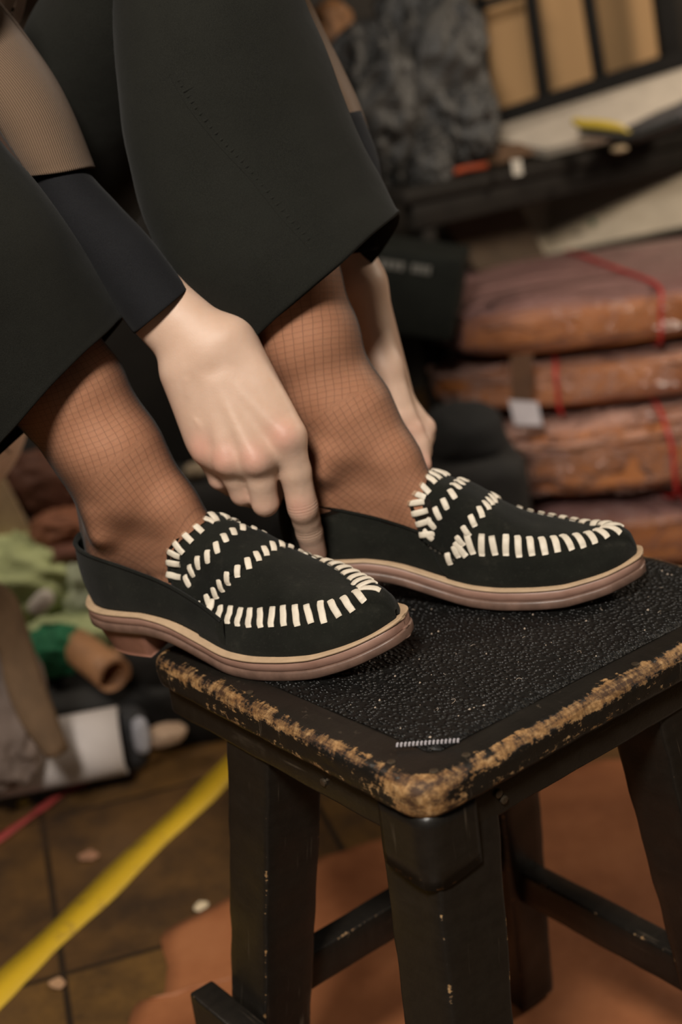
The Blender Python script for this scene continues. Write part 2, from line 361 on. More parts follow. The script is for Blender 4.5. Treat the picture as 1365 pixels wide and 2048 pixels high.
# ------------------------------------------------------------------ stool
N2 = np.array([.024, .65]); YAW = math.radians(36); SZ = (.365, .314); TOP = .45
st = thing('wooden_stool', 'worn black painted wooden stool with a padded top under both loafers', 'stool', (N2[0], N2[1], 0), YAW)
def seat_mesh():
    Lx, Ly, T = SZ[0], SZ[1], .024; rc = .020; er = .0095
    nseg = 12; loop = []
    def side(p, q, n): return [(p[0]+(q[0]-p[0])*t, p[1]+(q[1]-p[1])*t) for t in np.linspace(0, 1, n, endpoint=False)]
    def arc(cx, cy, a0): return [(cx+rc*math.cos(a0+i/nseg*math.pi/2), cy+rc*math.sin(a0+i/nseg*math.pi/2)) for i in range(nseg)]
    ns = 110
    loop += side((rc, 0), (Lx-rc, 0), ns)+arc(Lx-rc, rc, -math.pi/2)+side((Lx, rc), (Lx, Ly-rc), ns)+arc(Lx-rc, Ly-rc, 0)+side((Lx-rc, Ly), (rc, Ly), ns)+arc(rc, Ly-rc, math.pi/2)+side((0, Ly-rc), (0, rc), ns)+arc(rc, rc, math.pi)
    loop = np.array(loop); c = np.array([Lx/2, Ly/2]); nx = np.roll(loop, -1, 0)-np.roll(loop, 1, 0); nrm = np.stack([nx[:, 1], -nx[:, 0]], 1); nrm /= np.linalg.norm(nrm, axis=1, keepdims=True)
    prof = [(-.045, -T, 0), (-.004, -T, 0), (-.0015, -T+.0012, .5), (0, -T+.004, .75)]+[(0, -T+.004+(T-.004-er)*t, .75*(1-t)+.45*t) for t in (.3, .6)]
    prof += [(-er*(1-math.cos(a)), -er+er*math.sin(a), .68+.30*math.sin(2*a)) for a in np.linspace(0, math.pi/2, 8)]+[(-er-.003, 0, .50), (-er-.006, 0, .18), (-.02, 0, 0), (-.024, 0, 0), (-.035, 0, 0), (-.06, 0, 0)]
    V = []; E = []
    for (o, z, e) in prof:
        for p, n in zip(loop, nrm):
            q = p+n*max(o, -.0185)
            if o < -.0185: q = q+(c-q)*(-o-.0185)*4
            V.append([q[0], q[1], z]); E.append(e)
    V = np.array(V); E = np.array(E); m = len(loop); k = len(prof)
    nz = hnoise(V*np.array([1, 1, 2.]), 55, 2); nz2 = hnoise(V, 160, 5); wv = np.clip(E, 0, 1)
    cn = np.exp(-((V[:, 0])**2+(V[:, 1])**2)/.022**2)          # the near corner is rubbed bare
    dn = (nz*.0016+nz2*.0007)*wv
    cc = np.array([Lx/2, Ly/2, -T/2]); d = V-cc; d /= np.linalg.norm(d, axis=1, keepdims=True); V = V+d*dn[:, None]-d*(cn*wv*.002)[:, None]
    E = np.clip(E+cn*.75*(E > .3), 0, 1.6)
    F = grid_faces(k, m, wrap_m=True); F.append(tuple((k-1)*m+j for j in range(m))); F.append(tuple(range(m))[::-1])
    return V, F, E
V, F, E_ = seat_mesh(); seat = mesh_obj('seat', V, F, M_wood_top, st, attrs={'edge': E_}); seat.location = (0, 0, TOP)
# pad, slightly skewed on the seat
def pad_mesh():
    c = np.array([(.034, .0265), (.352, .024), (.352, .30), (.024, .298)]); n = 56; V = []; F = []
    for i in range(n):
        for j in range(n):
            u = i/(n-1); v = j/(n-1); p = (1-u)*(1-v)*c[0]+u*(1-v)*c[1]+u*v*c[2]+(1-u)*v*c[3]
            e = min(u, 1-u, v, 1-v)*.3; V.append([*p, .0005+.0022*min(1, e/.0015)])
    V = np.array(V); V[0, :2] += .004; V[:, 2] += hnoise(V, 25, 3)*.0006
    return V, grid_faces(n, n)
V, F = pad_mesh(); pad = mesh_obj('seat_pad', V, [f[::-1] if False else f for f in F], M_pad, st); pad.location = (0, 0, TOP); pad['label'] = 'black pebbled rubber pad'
# white staple strip at the pad corner
stp = []
for i in range(16):
    t = i/15; p = np.array([.025, .049, 0])*(1-t)+np.array([.052, .024, 0])*t
    v, f = tube_geo([p+[-.0012, -.001, .0022], p+[0, 0, .0036], p+[.0012, .001, .0030]], .0008, 6); stp.append((v, f))
v, f = merge(stp); o = mesh_obj('staple_strip', v, f, simple('grey_thread', (.33, .31, .33), .5), st); o.location = (0, 0, TOP)
AP = .028; at_ = .020; ins = .009
for k, (a, b) in enumerate((((ins+at_/2, ins), (ins+at_/2, SZ[1]-ins)), ((ins, ins+at_/2), (SZ[0]-ins, ins+at_/2)), ((SZ[0]-ins-at_/2, ins), (SZ[0]-ins-at_/2, SZ[1]-ins)), ((ins, SZ[1]-ins-at_/2), (SZ[0]-ins, SZ[1]-ins-at_/2)))):
    beam('apron', (*a, TOP-.024-AP/2+.001), (*b, TOP-.024-AP/2+.001), at_, AP, M_wood, st, jit=.0006, r=.0035)
SPL = .11; lw_ = .046
LP = {'N': (.042, .038, -1, -1, .043), 'L': (.040, .206, -1, 1, .041), 'R': (.247, .040, 1, -1, .041), 'B': (.247, .206, 1, 1, .040)}
def legc(k, z):
    x, y, sx, sy, _ = LP[k]; d = (TOP-.03-z)*SPL; return (x+sx*d, y+sy*d, z)
for k, (x, y, sx, sy, wl) in LP.items():
    lg = beam('leg', legc(k, .005), legc(k, TOP-.026), wl, wl, M_wood, st, up=(1, 0, 0), jit=.0008, r=.003, seg=.008, taper=1.28)
def rail(k1, k2, z, out, w_=.022, h_=.032, ext=.0, ext2=0.):
    p = Vector(legc(k1, z)); q = Vector(legc(k2, z)); d = (q-p).normalized(); p -= d*ext; q += d*ext2; o_ = Vector((out[0], out[1], 0))
    return beam('stretcher', p+o_, q+o_, w_, h_, M_wood, st, jit=.0007, r=.0025, seg=.01)
rail('L', 'B', .185, (0, 0)); rail('B', 'R', .150, (0, 0)); rail('N', 'L', .165, (-.034, 0), ext2=.045); rail('N', 'R', .10, (0, -.03), ext=.02, ext2=.02)
# corner block under the near corner and nail heads
def sheet_band():
    V = []; n = 22; hgt = .046
    for i in range(n):
        t = i/(n-1)
        if t < .45: p = (.0075, .050*(1-t/.45)+.018*(t/.45))
        elif t < .6: u = (t-.45)/.15*math.pi/2; p = (.0175-.010*math.cos(u), .0175-.010*math.sin(u))
        else: p = (.0175+.028*(t-.6)/.4, .0075)
        for j in range(6):
            s = j/5; V.append([p[0], p[1], -.023-hgt*s-.004*math.sin(t*3.1)*(s == 1)])
    return np.array(V), grid_faces(n, 6)
V, F = sheet_band(); V = V-np.array([.0012, .0012, 0])*1; o = mesh_obj('corner_cap', V, F, M_wood, st, attrs={'edge': [.45+.5*(i % 6 == 5) for i in range(len(V))]}); o.location = (0, 0, TOP); solidify(o, .002)
nails = [((.021, .012, 0), 't'), ((.046, .011, 0), 't'), ((.012, .040, 0), 't'), ((.20, .011, 0), 't'), ((.012, .19, 0), 't'), ((.066, -.0, -.034), 's'), ((.070, 0, -.040), 's'), ((.068, 0, -.018), 's'), ((.0, .11, -.038), 'l')]
M_nail = simple('dark_nail', (.10, .075, .05), .4, .3, 200, metal=.7)
for p, k in nails:
    v, f = tube_geo([(0, 0, -.001), (0, 0, .0006), (0, 0, .0010)], [.0028, .0028, .0018], 12); o = mesh_obj('nail', v, f, M_nail, st, smooth=False)
    o.location = (p[0], p[1]+(ins-.001 if k == 's' else 0), p[2]+TOP)
    if k == 's': o.rotation_euler = (math.pi/2, 0, 0)
    if k == 'l': o.rotation_euler = (0, -math.pi/2, 0); o.location.x = ins-.001
# lint, crumbs and thread ends on the pad
cr = []
for i in range(150):
    u, v = rng.random(2); x = .03+.31*u; y = .03+.265*v; s = rng.choice([.0004, .0006, .0009]); z = .0034
    if rng.random() < .2:
        a = rng.random()*6.28; L = .002+.004*rng.random(); c = rng.normal(size=2)*.5
        P = [(x+L*t*math.cos(a+c[0]*t*3), y+L*t*math.sin(a+c[0]*t*3), z+.0008*math.sin(t*3)) for t in np.linspace(0, 1, 6)]; cr.append(tube_geo(P, .00013, 5))
    else:
        b = np.array([(1, 0, 0), (-.6, .8, 0), (-.6, -.8, 0), (0, 0, 1.)])*s*(.6+rng.random((4, 1))); cr.append((list(b+np.array([x, y, z])), [(0, 1, 3), (1, 2, 3), (2, 0, 3), (0, 2, 1)]))
v, f = merge(cr); R_ = Matrix.Rotation(YAW, 3, 'Z'); v = [tuple(R_ @ Vector(p)+Vector((N2[0], N2[1], TOP))) for p in v]
cr = mesh_obj('lint_crumbs', v, f, simple('pale_lint', (.45, .36, .28), .6, .3, 300), None, smooth=False); tag(cr, 'pale crumbs and lint scattered over the black stool pad', 'crumbs', kind='stuff')

# ------------------------------------------------------------------ loafers
_PC = {}
def ip(x, X, Y):
    """monotone cubic through the table"""
    k = (tuple(X), tuple(Y))
    if k not in _PC:
        X_ = np.array(X, float); Y_ = np.array(Y, float); h = np.diff(X_); d = np.diff(Y_)/h; m = np.zeros(len(X_)); m[0] = d[0]; m[-1] = d[-1]
        for i in range(1, len(X_)-1): m[i] = 0 if d[i-1]*d[i] <= 0 else 2*d[i-1]*d[i]/(d[i-1]+d[i])
        _PC[k] = (X_, Y_, m)
    X_, Y_, m = _PC[k]
    if x <= X_[0]: return float(Y_[0])
    if x >= X_[-1]: return float(Y_[-1])
    i = int(np.searchsorted(X_, x))-1; h = X_[i+1]-X_[i]; t = (x-X_[i])/h
    return float((1+2*t)*(1-t)**2*Y_[i]+t*(1-t)**2*h*m[i]+t*t*(3-2*t)*Y_[i+1]+t*t*(t-1)*h*m[i+1])
OX = [-.001, .0008, .004, .010, .02, .035, .05, .09, .13, .155, .18, .20, .22, .24, .255, .264, .270, .2738, .2762, .277]
OL = [0, .007, .014, .021, .027, .0315, .033, .0345, .040, .0455, .0475, .0465, .043, .0355, .0280, .0218, .0172, .0128, .0078, 0]   # lateral
OM = [0, .007, .014, .021, .0265, .0300, .031, .0290, .0315, .036, .0400, .0410, .039, .0325, .0268, .0208, .0164, .0122, .0075, 0]   # medial
def zbot(x): return ip(x, [0, .07, .085, .10, .115, .13, .145, .16, .18, .22, .24, .26, .277], [.024, .0235, .0215, .018, .013, .0078, .0035, .001, 0, .0004, .0025, .0065, .0115])
zstack = .0160
class Shoe:
    def __init__(s, origin, yaw, pitch, flip, roll=0., skew=.1):
        s.skew = skew
        s.M = Matrix.Translation(Vector(origin)) @ Matrix.Rotation(yaw, 4, 'Z') @ Matrix.Translation(Vector((.18, 0, 0))) @ Matrix.Rotation(-pitch, 4, 'Y') @ Matrix.Translation(Vector((-.18, 0, 0))) @ Matrix.Rotation(roll, 4, 'X')
        s.flip = flip   # flip: the lateral side is at +y
    def w(s, x, side):                # side -1 = right (-y), +1 = left
        lat = (side < 0) != s.flip
        return ip(x, OX, OL if lat else OM)
    def half(s, x, side):
        zt = zbot(x)+zstack-.001
        zC = ip(x, [.06, .08, .10, .12, .135, .1535, .172, .196, .22, .24, .255, .264, .270, .2745], [.13, .119, .109, .099, .0925, .0835, .0705, .0565, .0505, .0475, .0475, .0462, .0425, .032])
        zA = ip(x, [.06, .08, .10, .12, .13, .144, .177, .214, .24, .255, .262, .27, .2745], [.085, .078, .070, .0605, .053, .0445, .042, .041, .040, .0408, .0402, .0372, .0295])
        yA = ip(x, [.06, .08, .10, .12, .144, .177, .20, .22, .24, .255, .262, .27, .2745], [.024, .026, .028, .031, .0345, .037, .0355, .031, .0235, .0155, .0100, .0060, .0030])
        w_ = max(.0006, (s.w(x, side)-.0035)*math.sqrt(max(0., 1-(max(0., x-.262)/.0128)**2))); yA = min(yA, w_*.9); dz = zA-zt
        return [(w_, zt), (w_+.0012, zt+.22*dz), (w_*.985, zt+.52*dz), (w_*.6+yA*.4, zt+.80*dz), (yA, zA), (yA*.84, zA+(zC-zA)*.60), (yA*.48, zA+(zC-zA)*.94), (0, zC)]
    def S(s, x, v):                   # v -1 right sole edge .. 0 crown .. +1 left sole edge
        side = -1 if v < 0 else 1; P = np.array(s.half(x, side)); t = (1-abs(v))*(len(P)-1)
        Q = np.vstack([2*P[0]-P[1], P, [-P[-2][0], P[-2][1]]]); i = min(int(t), len(P)-2); u = t-i; a, b, c, d = Q[i:i+4]
        p = .5*((2*b)+(-a+c)*u+(2*a-5*b+4*c-d)*u*u+(-a+3*b-3*c+d)*u**3)
        sh = ip(x, [.06, .13, .16, .22, .26], [.012, .013, .0115, .007, 0])*s.skew*(-1 if s.flip else 1)*min(1, (1-abs(v))*1.6)   # the ridge sits towards the inner side
        return np.array([x, side*p[0]+sh, p[1]])
VS = 4/7.                             # |v| of the apron seam is 1-VS
def stitch_geo(P, nrm, wd=.0036, th=.0011):
    """flat lace strip along points P, normals nrm, ends tucked in"""
    P = np.asarray(P); nrm = np.asarray(nrm); k = len(P); T = np.gradient(P, axis=0); V = []; n = 10
    for i in range(k):
        t = T[i]/np.linalg.norm(T[i]); nn = nrm[i]-t*(nrm[i]@t); nn /= np.linalg.norm(nn); b = np.cross(t, nn)
        e = math.sin(math.pi*(i+.55)/(k+.1))**.35; ww = wd*.5*(.74+.26*e); hh = th*(.75+.25*e)
        for j in range(n):
            a = 2*math.pi*j/n; c, s_ = math.cos(a), math.sin(a)
            V.append(P[i]+b*ww*math.copysign(abs(c)**.6, c)+nn*hh*math.copysign(abs(s_)**.7, s_))
    F = grid_faces(k, n, wrap_m=True)+[tuple(range(n))[::-1], tuple((k-1)*n+j for j in range(n))]
    return V, F
def build_loafer(origin, yaw, pitch, flip, roll, skew, cur, label):
    sh = Shoe(origin, yaw, pitch, flip, roll, skew); root = thing('loafer', label, 'shoe', tuple(sh.M.translation), 0); root.matrix_world = sh.M
    def add(name, V, F, mat, **k): return mesh_obj(name, V, F, mat, root, **k)
    xs = np.array([-.001+.278*(1-math.cos(math.pi*i/90))/2 for i in range(91)])
    def slab(name, z0, z1, grow, mat, bev=.0008, groove=0):
        V = []; n = 0
        for x in xs:
            wl = sh.w(x, 1)+grow*min(1, sh.w(x, 1)/.006); wr = sh.w(x, -1)+grow*min(1, sh.w(x, -1)/.006); zb = zbot(x)
            tt = max(0, 1-min(wl, wr)/.024); xx = x+grow*(1 if x > .14 else -1)*tt*tt*(3-2*tt)
            ring = [(-wr+bev, z0), (-wr*.5, z0), (0, z0), (wl*.5, z0), (wl-bev, z0), (wl, z0+bev), (wl-groove, (z0+z1)/2), (wl, z1-bev), (wl-bev, z1), (wl*.5, z1), (0, z1), (-wr*.5, z1), (-wr+bev, z1), (-wr, z1-bev), (-wr+groove, (z0+z1)/2), (-wr, z0+bev)]
            V += [(xx, y, zb+z) for y, z in ring]; n = len(ring)
        return add(name, V, grid_faces(len(xs), n, wrap_m=True), mat)
    slab('outsole', 0, .0072, .0030, M_outsole, .0012); slab('midsole', .0070, .0141, .0014, M_sole, .0010, -.0003); slab('welt', .0140, .0162, .0022, M_welt, .0008)
    # heel block
    V = []; lv = 8; m = 0
    for k in range(lv):
        t = k/(lv-1); z = .0245*(1-t); q = .0035*t; xb = .0015+.0075*t; hx = [x for x in np.linspace(0, 1, 16)]
        L = []
        for u in hx: x = xb+(.070-.004*t-xb)*(u**1.6); L.append((x, -max(0, sh.w(x-xb*.8, -1)-q-.0005)))
        for u in hx[::-1]: x = xb+(.070-.004*t-xb)*(u**1.6); L.append((x, max(0, sh.w(x-xb*.8, 1)-q-.0005)))
        V += [(x, y, z) for x, y in L]; m = len(L)
    add('heel', V, grid_faces(lv, m, wrap_m=True)+[tuple((lv-1)*m+j for j in range(m)), tuple(range(m))[::-1]], M_heel)
    # quarter: the back half of the upper
    zT = lambda x: ip(x, [0, .015, .04, .08, .105, .13, .15], [.0905, .0885, .0835, .072, .0625, .051, .040])
    qx = [.150*(1-math.cos(math.pi/2*u))**.85 for u in np.linspace(1, 0, 34)]; pts = [(x, -1) for x in qx]+[(x, 1) for x in qx[::-1]][1:]
    V = []; nv = 14
    for x, sd in pts:
        w_ = max(0, sh.w(x, sd)-.003-.0016*min(1, max(0, (x-.08)/.03))); zt = zbot(x)+zstack-.001; h = zT(x)-zt; bk = max(0, 1-x/.03)**1.5
        for j in range(nv):
            t = j/(nv-1); y = w_*(1+.035*math.sin(math.pi*min(1, t*1.3))-.065*t**1.6); xx = x+.003-bk*.0045*math.sin(math.pi*t*.9)+bk*.004*t**2
            V.append((xx, sd*y, zt+h*t))
    qo = add('quarter', V, grid_faces(len(pts), nv), M_suede); solidify(qo, .0022, -1 if False else 1)
    # topline binding
    TP = [np.array(V[i*nv+nv-1]) for i in range(len(pts))]; tb, tf = tube_geo([p+np.array([0, 0, -.0002]) for p in TP], .0013, 6)
    o = add('topline_binding', tb, tf, M_strap)
    # vamp with tongue
    def xT(v):
        return ip(v, *cur['A'])
    nu, nvv = 60, 81; V = []
    for i in range(nu):
        u = 1-(1-i/(nu-1))**1.5 if False else math.sin(i/(nu-1)*math.pi/2)
        for j in range(nvv):
            v = -1+2*j/(nvv-1); x0 = xT(v); x = x0+(.2745-x0)*u; p = sh.S(x, v)
            V.append(p)
    V = np.array(V); F = grid_faces(nu, nvv); vamp = add('vamp', V, F, M_suede); solidify(vamp, .0016, -1)
    bv = BVHTree.FromPolygons([Vector(p) for p in V], F)
    # saddle strap between two laced rows
    c0 = lambda v: ip(v, *cur['B'])
    c1 = lambda v: ip(v, *cur['C'])
    SV = []; ns, nt = 12, 60
    for i in range(ns):
        for j in range(nt):
            v = -.58+1.16*j/(nt-1); x = c0(v)+(c1(v)-c0(v))*i/(ns-1); p = sh.S(x, v); _, nn, _, _ = bv.find_nearest(Vector(p)); nn = np.array(nn); nn = nn if nn[2] > 0 else -nn
            SV.append(p+nn*(.0016 if 0 < i < ns-1 else .0007))
    SF = grid_faces(ns, nt); add('saddle_strap', SV, SF, M_strap); bs = BVHTree.FromPolygons([Vector(p) for p in list(V)+SV], F+[tuple(a+len(V) for a in f) for f in SF])
    def surf(p, tree, lift):
        q, n, _, _ = tree.find_nearest(Vector(p)); n = np.array(n); c = np.array(q)-np.array([q[0], 0, .02])
        if n@c < 0: n = -n
        return np.array(q)+n*lift, n
    def row(name, pts, tree, lin, lout, slant, lift=.0010, wd=.0037, skip=()):
        G = []; pts = np.asarray(pts); T = np.gradient(pts, axis=0)
        for i, p in enumerate(pts):
            if i in skip: continue
            q, n = surf(p, tree, 0); t = T[i]/np.linalg.norm(T[i]); d = np.cross(n, t); d /= np.linalg.norm(d); j = rng.normal(size=3)
            d = d+t*(slant+.07*j[0]); d /= np.linalg.norm(d); P = []; NN = []
            for s_ in np.linspace(-lin*(1+.06*j[1]), lout*(1+.06*j[2]), 7):
                qq, nn = surf(q+d*s_, tree, 0); e = 1-abs((s_+lin)/(lin+lout)*2-1)**4; P.append(qq+nn*(lift*e+.0001)); NN.append(nn)
            G.append(stitch_geo(P, NN, wd, .0010))
        v, f = merge(G); return add(name, v, f, M_lace)
    def resample(P, n, ends=True):
        P = np.asarray(P); L = np.r_[0, np.cumsum(np.linalg.norm(np.diff(P, axis=0), axis=1))]; t = np.linspace(0, L[-1], n); return np.stack([np.interp(t, L, P[:, k]) for k in range(3)], 1)
    # apron seam, right side round the toe to the left side
    DD = catmull(cur['D'], 120); A = resample([sh.S(x, v) for x, v in DD], 24); row('apron_lacing', A, bv, .0068, .0088, -.12, .0012, .0053)
    B = resample([sh.S(c0(v), v) for v in np.linspace(-.43, .5, 60)], 14); row('strap_lacing', B, bs, .0052, .0050, .55, .0013, .0048)
    C = resample([sh.S(c1(v), v) for v in np.linspace(-.62, .5, 60)], 15); row('strap_lacing', C, bs, .0050, .0048, .55, .0013, .0048)
    # lacing wrapped over the tongue edge
    E = [sh.S(xT(v), v) for v in np.linspace(-.47, .45, 60)]; E = resample(E, 15); T = np.gradient(E, axis=0); G = []
    for i, p in enumerate(E):
        t = T[i]/np.linalg.norm(T[i]); q, n = surf(p, bv, 0); d = np.cross(n, t); d /= np.linalg.norm(d); d = d if d[0] > 0 else -d; d = d+t*.12*rng.normal(); d /= np.linalg.norm(d)
        P = [q-n*.0030-d*.0004, q-n*.0012-d*.0020, q+n*.0008-d*.0014]; NN = [-d, -d*.7+n*.4, n-d*.6]
        for s_ in (.001, .004, .007, .0105): qq, nn = surf(q+d*s_, bv, 0); P.append(qq+nn*(.0013 if s_ < .010 else .0003)); NN.append(nn)
        G.append(stitch_geo(P, NN, .0050, .0012))
    v, f = merge(G); add('tongue_lacing', v, f, M_lace)
    v, f = tube_geo([sh.S(xT(vv), vv) for vv in np.linspace(-.56, .56, 60)], .0016, 8); add('tongue_binding', v, f, M_strap)
    # seam threads where the strap is sewn down
    M_st = simple('grey_seam_thread', (.10, .085, .065), .7)
    for sd in (-1, 1):
        G = []
        for z_ in (0, .0022):
            for k in range(13):
                p = sh.S(.103+.0033*k, sd*(.615+z_*8)); qq, nn = surf(p, bv, .0003); q2, _ = surf(p+np.array([.0019, 0, 0]), bv, .0003); G.append(tube_geo([qq, (qq+q2)/2+nn*.0003, q2], .00022, 5))
        v, f = merge(G); add('seam_stitching', v, f, M_st)
    return root, sh
CUR_N = dict(A=([-1, -.75, -.6, -.45, -.35, -.29, -.2, -.12, 0, .14, .3, .5, .7, 1], [.128, .118, .105, .1018, .1035, .110, .117, .122, .1235, .128, .136, .148, .152, .154]),
    B=([-.6, -.4, -.31, -.24, -.16, -.07, .05, .15, .25, .6], [.112, .120, .130, .140, .146, .148, .150, .154, .157, .166]),
    C=([-.68, -.47, -.38, -.32, -.25, -.16, -.07, .04, .2, .3, .6], [.1275, .1325, .141, .152, .162, .168, .1705, .1715, .174, .178, .190]),
    D=[(.137, -.54), (.146, -.5), (.168, -.5), (.19, -.47), (.215, -.45), (.235, -.42), (.245, -.34), (.2535, -.21), (.2586, 0), (.247, .15), (.234, .2), (.2156, .25), (.20, .29), (.193, .31), (.185, .33)])
CUR_F = dict(A=([-1, -.75, -.5, -.39, -.35, -.31, -.25, -.17, -.05, .1, .25, .4, .6, 1], [.138, .130, .122, .119, .116, .114, .117, .122, .125, .128, .127, .125, .130, .138]),
    B=([-.6, -.38, -.31, -.25, -.15, 0, .1, .25, .5], [.122, .128, .1346, .14, .146, .148, .149, .147, .14]),
    C=([-.6, -.39, -.36, -.3, -.22, -.12, 0, .1, .3, .5], [.140, .148, .152, .158, .164, .168, .1694, .170, .166, .155]),
    D=[(.150, -.42), (.1551, -.39), (.1735, -.38), (.195, -.355), (.2156, -.33), (.2248, -.3), (.235, -.27), (.2443, -.25), (.2535, -.19), (.2615, 0), (.2535, .17), (.2443, .2), (.233, .23), (.22, .25), (.20, .27), (.185, .29)])
NEAR, shN = build_loafer((-.1957, .9685, TOP+.0064), math.radians(-33.7), math.radians(4.4), False, math.radians(7), .9, CUR_N, 'black suede loafer with cream whipstitching nearest the camera, its heel overhanging the stool edge')
FAR, shF = build_loafer((-.0475, .9796, TOP+.0045), math.radians(-18.5), math.radians(1.2), True, 0., .1, CUR_F, 'black suede loafer with cream whipstitching standing behind the other, toe near the back edge')

# ------------------------------------------------------------------ the seated person (one smooth-union skin surface)
class Sdf:
    def __init__(s): s.A = []; s.B = []; s.ra = []; s.rb = []; s.k = []; s.g = []
    def cone(s, a, b, ra, rb, k=.006, g=0): s.A.append(a); s.B.append(b); s.ra.append(ra); s.rb.append(rb); s.k.append(k); s.g.append(g)
    def chain(s, P, R, k=.004, g=0):
        for i in range(len(P)-1): s.cone(P[i], P[i+1], R[i], R[i+1], k, g)
    def eval(s, X, sel=None):
        """primitives of one group blend with k, groups meet with their own small blend"""
        D = {}; order = []
        for i in (range(len(s.A)) if sel is None else sel):
            a = np.asarray(s.A[i], float); b = np.asarray(s.B[i], float); ab = b-a; L = ab@ab+1e-12
            t = np.clip((X-a)@ab/L, 0, 1); d = np.sqrt((((X-a)-t[:, None]*ab)**2).sum(1))-(s.ra[i]+(s.rb[i]-s.ra[i])*t); g = s.g[i]; k = s.k[i]
            if g not in D: D[g] = d; order.append(g)
            else:
                h = np.clip(.5+.5*(D[g]-d)/k, 0, 1); D[g] = D[g]*(1-h)+d*h-k*h*(1-h)
        lim = {}                           # each arm blends within itself and only touches the rest
        for g in order:
            d = D[g]; k = GK.get(g, .006); q = 'R' if g in (5, 7, 8, 9, 10, 11, 12) else 'L' if g in (6, 13, 14, 15, 16, 17, 18, 19) else 'B'
            if q not in lim: lim[q] = d
            else:
                out = lim[q]; h = np.clip(.5+.5*(out-d)/k, 0, 1); lim[q] = out*(1-h)+d*h-k*h*(1-h)
        out = None
        for d in lim.values(): out = d if out is None else np.minimum(out, d)
        return out
    def mesh(s, res, off=0.):
        B = 12; bs = B*res; rad = bs*.87; A = np.array(s.A, float); Bb = np.array(s.B, float); R = np.maximum(s.ra, s.rb)+off
        lo = np.minimum(A, Bb).min(0)-R.max()-res*4; hi = np.maximum(A, Bb).max(0)+R.max()+res*4; n = np.ceil((hi-lo)/bs).astype(int)
        G = np.stack(np.meshgrid(*[np.arange(k) for k in n], indexing='ij'), -1).reshape(-1, 3); Cc = lo+(G+.5)*bs
        near = np.zeros((len(Cc), len(A)), bool)
        for i in range(len(A)):
            ab = Bb[i]-A[i]; L = ab@ab+1e-12; t = np.clip((Cc-A[i])@ab/L, 0, 1); d = np.sqrt((((Cc-A[i])-t[:, None]*ab)**2).sum(1))-(s.ra[i]+(s.rb[i]-s.ra[i])*t)-off; near[:, i] = d < rad+.016
        keep = near.any(1); G = G[keep]; Cc = Cc[keep]; near = near[keep]
        g1 = np.arange(B+1); Lc = np.stack(np.meshgrid(g1, g1, g1, indexing='ij'), -1).reshape(-1, 3); keys = []; pos = []; quads = []; big = int(max(n)*B+8)
        def key(I): return (I[:, 0].astype(np.int64)*big+I[:, 1])*big+I[:, 2]
        CE = [((0, 0, 0), (1, 0, 0)), ((0, 1, 0), (1, 1, 0)), ((0, 0, 1), (1, 0, 1)), ((0, 1, 1), (1, 1, 1)), ((0, 0, 0), (0, 1, 0)), ((1, 0, 0), (1, 1, 0)), ((0, 0, 1), (0, 1, 1)), ((1, 0, 1), (1, 1, 1)), ((0, 0, 0), (0, 0, 1)), ((1, 0, 0), (1, 0, 1)), ((0, 1, 0), (0, 1, 1)), ((1, 1, 0), (1, 1, 1))]
        for bi in range(len(G)):
            sel = np.nonzero(near[bi])[0]; dc = s.eval(Cc[bi:bi+1], sel)[0]-off
            if abs(dc) > rad+.006: continue
            base = G[bi]*B; X = lo+(base+Lc)*res; F = (s.eval(X, sel)-off).reshape(B+1, B+1, B+1); I = F < 0
            c = np.zeros((B, B, B), int)
            for dx in (0, 1):
                for dy in (0, 1):
                    for dz in (0, 1): c += I[dx:B+dx, dy:B+dy, dz:B+dz]
            cells = np.argwhere((c > 0) & (c < 8))
            if len(cells) == 0: continue
            acc = np.zeros((len(cells), 3)); cnt = np.zeros(len(cells))
            for p, q in CE:
                p = np.array(p); q = np.array(q); a = cells+p; b = cells+q; fa = F[a[:, 0], a[:, 1], a[:, 2]]; fb = F[b[:, 0], b[:, 1], b[:, 2]]; m = (fa < 0) != (fb < 0)
                t = fa[m]/(fa[m]-fb[m]); acc[m] += a[m]+(q-p)*t[:, None]; cnt[m] += 1
            keys.append(key(cells+base)); pos.append(lo+(base+acc/cnt[:, None])*res)
            for ax in range(3):
                u, v = (ax+1) % 3, (ax+2) % 3; sl0 = [slice(0, B)]*3; sl1 = list(sl0); sl1[ax] = slice(1, B+1); m = I[tuple(sl0)] != I[tuple(sl1)]; e = np.argwhere(m)
                if len(e) == 0: continue
                ins = I[e[:, 0], e[:, 1], e[:, 2]]; e = e+base; eu = np.zeros(3, int); eu[u] = 1; ev = np.zeros(3, int); ev[v] = 1
                q = np.stack([key(e-eu-ev), key(e-ev), key(e), key(e-eu)], 1); q[~ins] = q[~ins][:, ::-1]; quads.append(q)
        K = np.concatenate(keys); Pp = np.concatenate(pos); Q = np.concatenate(quads); o = np.argsort(K); K = K[o]; Pp = Pp[o]; ix = np.searchsorted(K, Q); ix = np.clip(ix, 0, len(K)-1)
        ok = (K[ix] == Q).all(1); return Pp, ix[ok]
GK = {}
V3 = lambda *a: np.array(a, float)
def shp(sh, x, y, z): return np.array(sh.M @ Vector((x, y, z)))
Bd = Sdf()
def lerp(a, b, t): return np.asarray(a)*(1-t)+np.asarray(b)*t
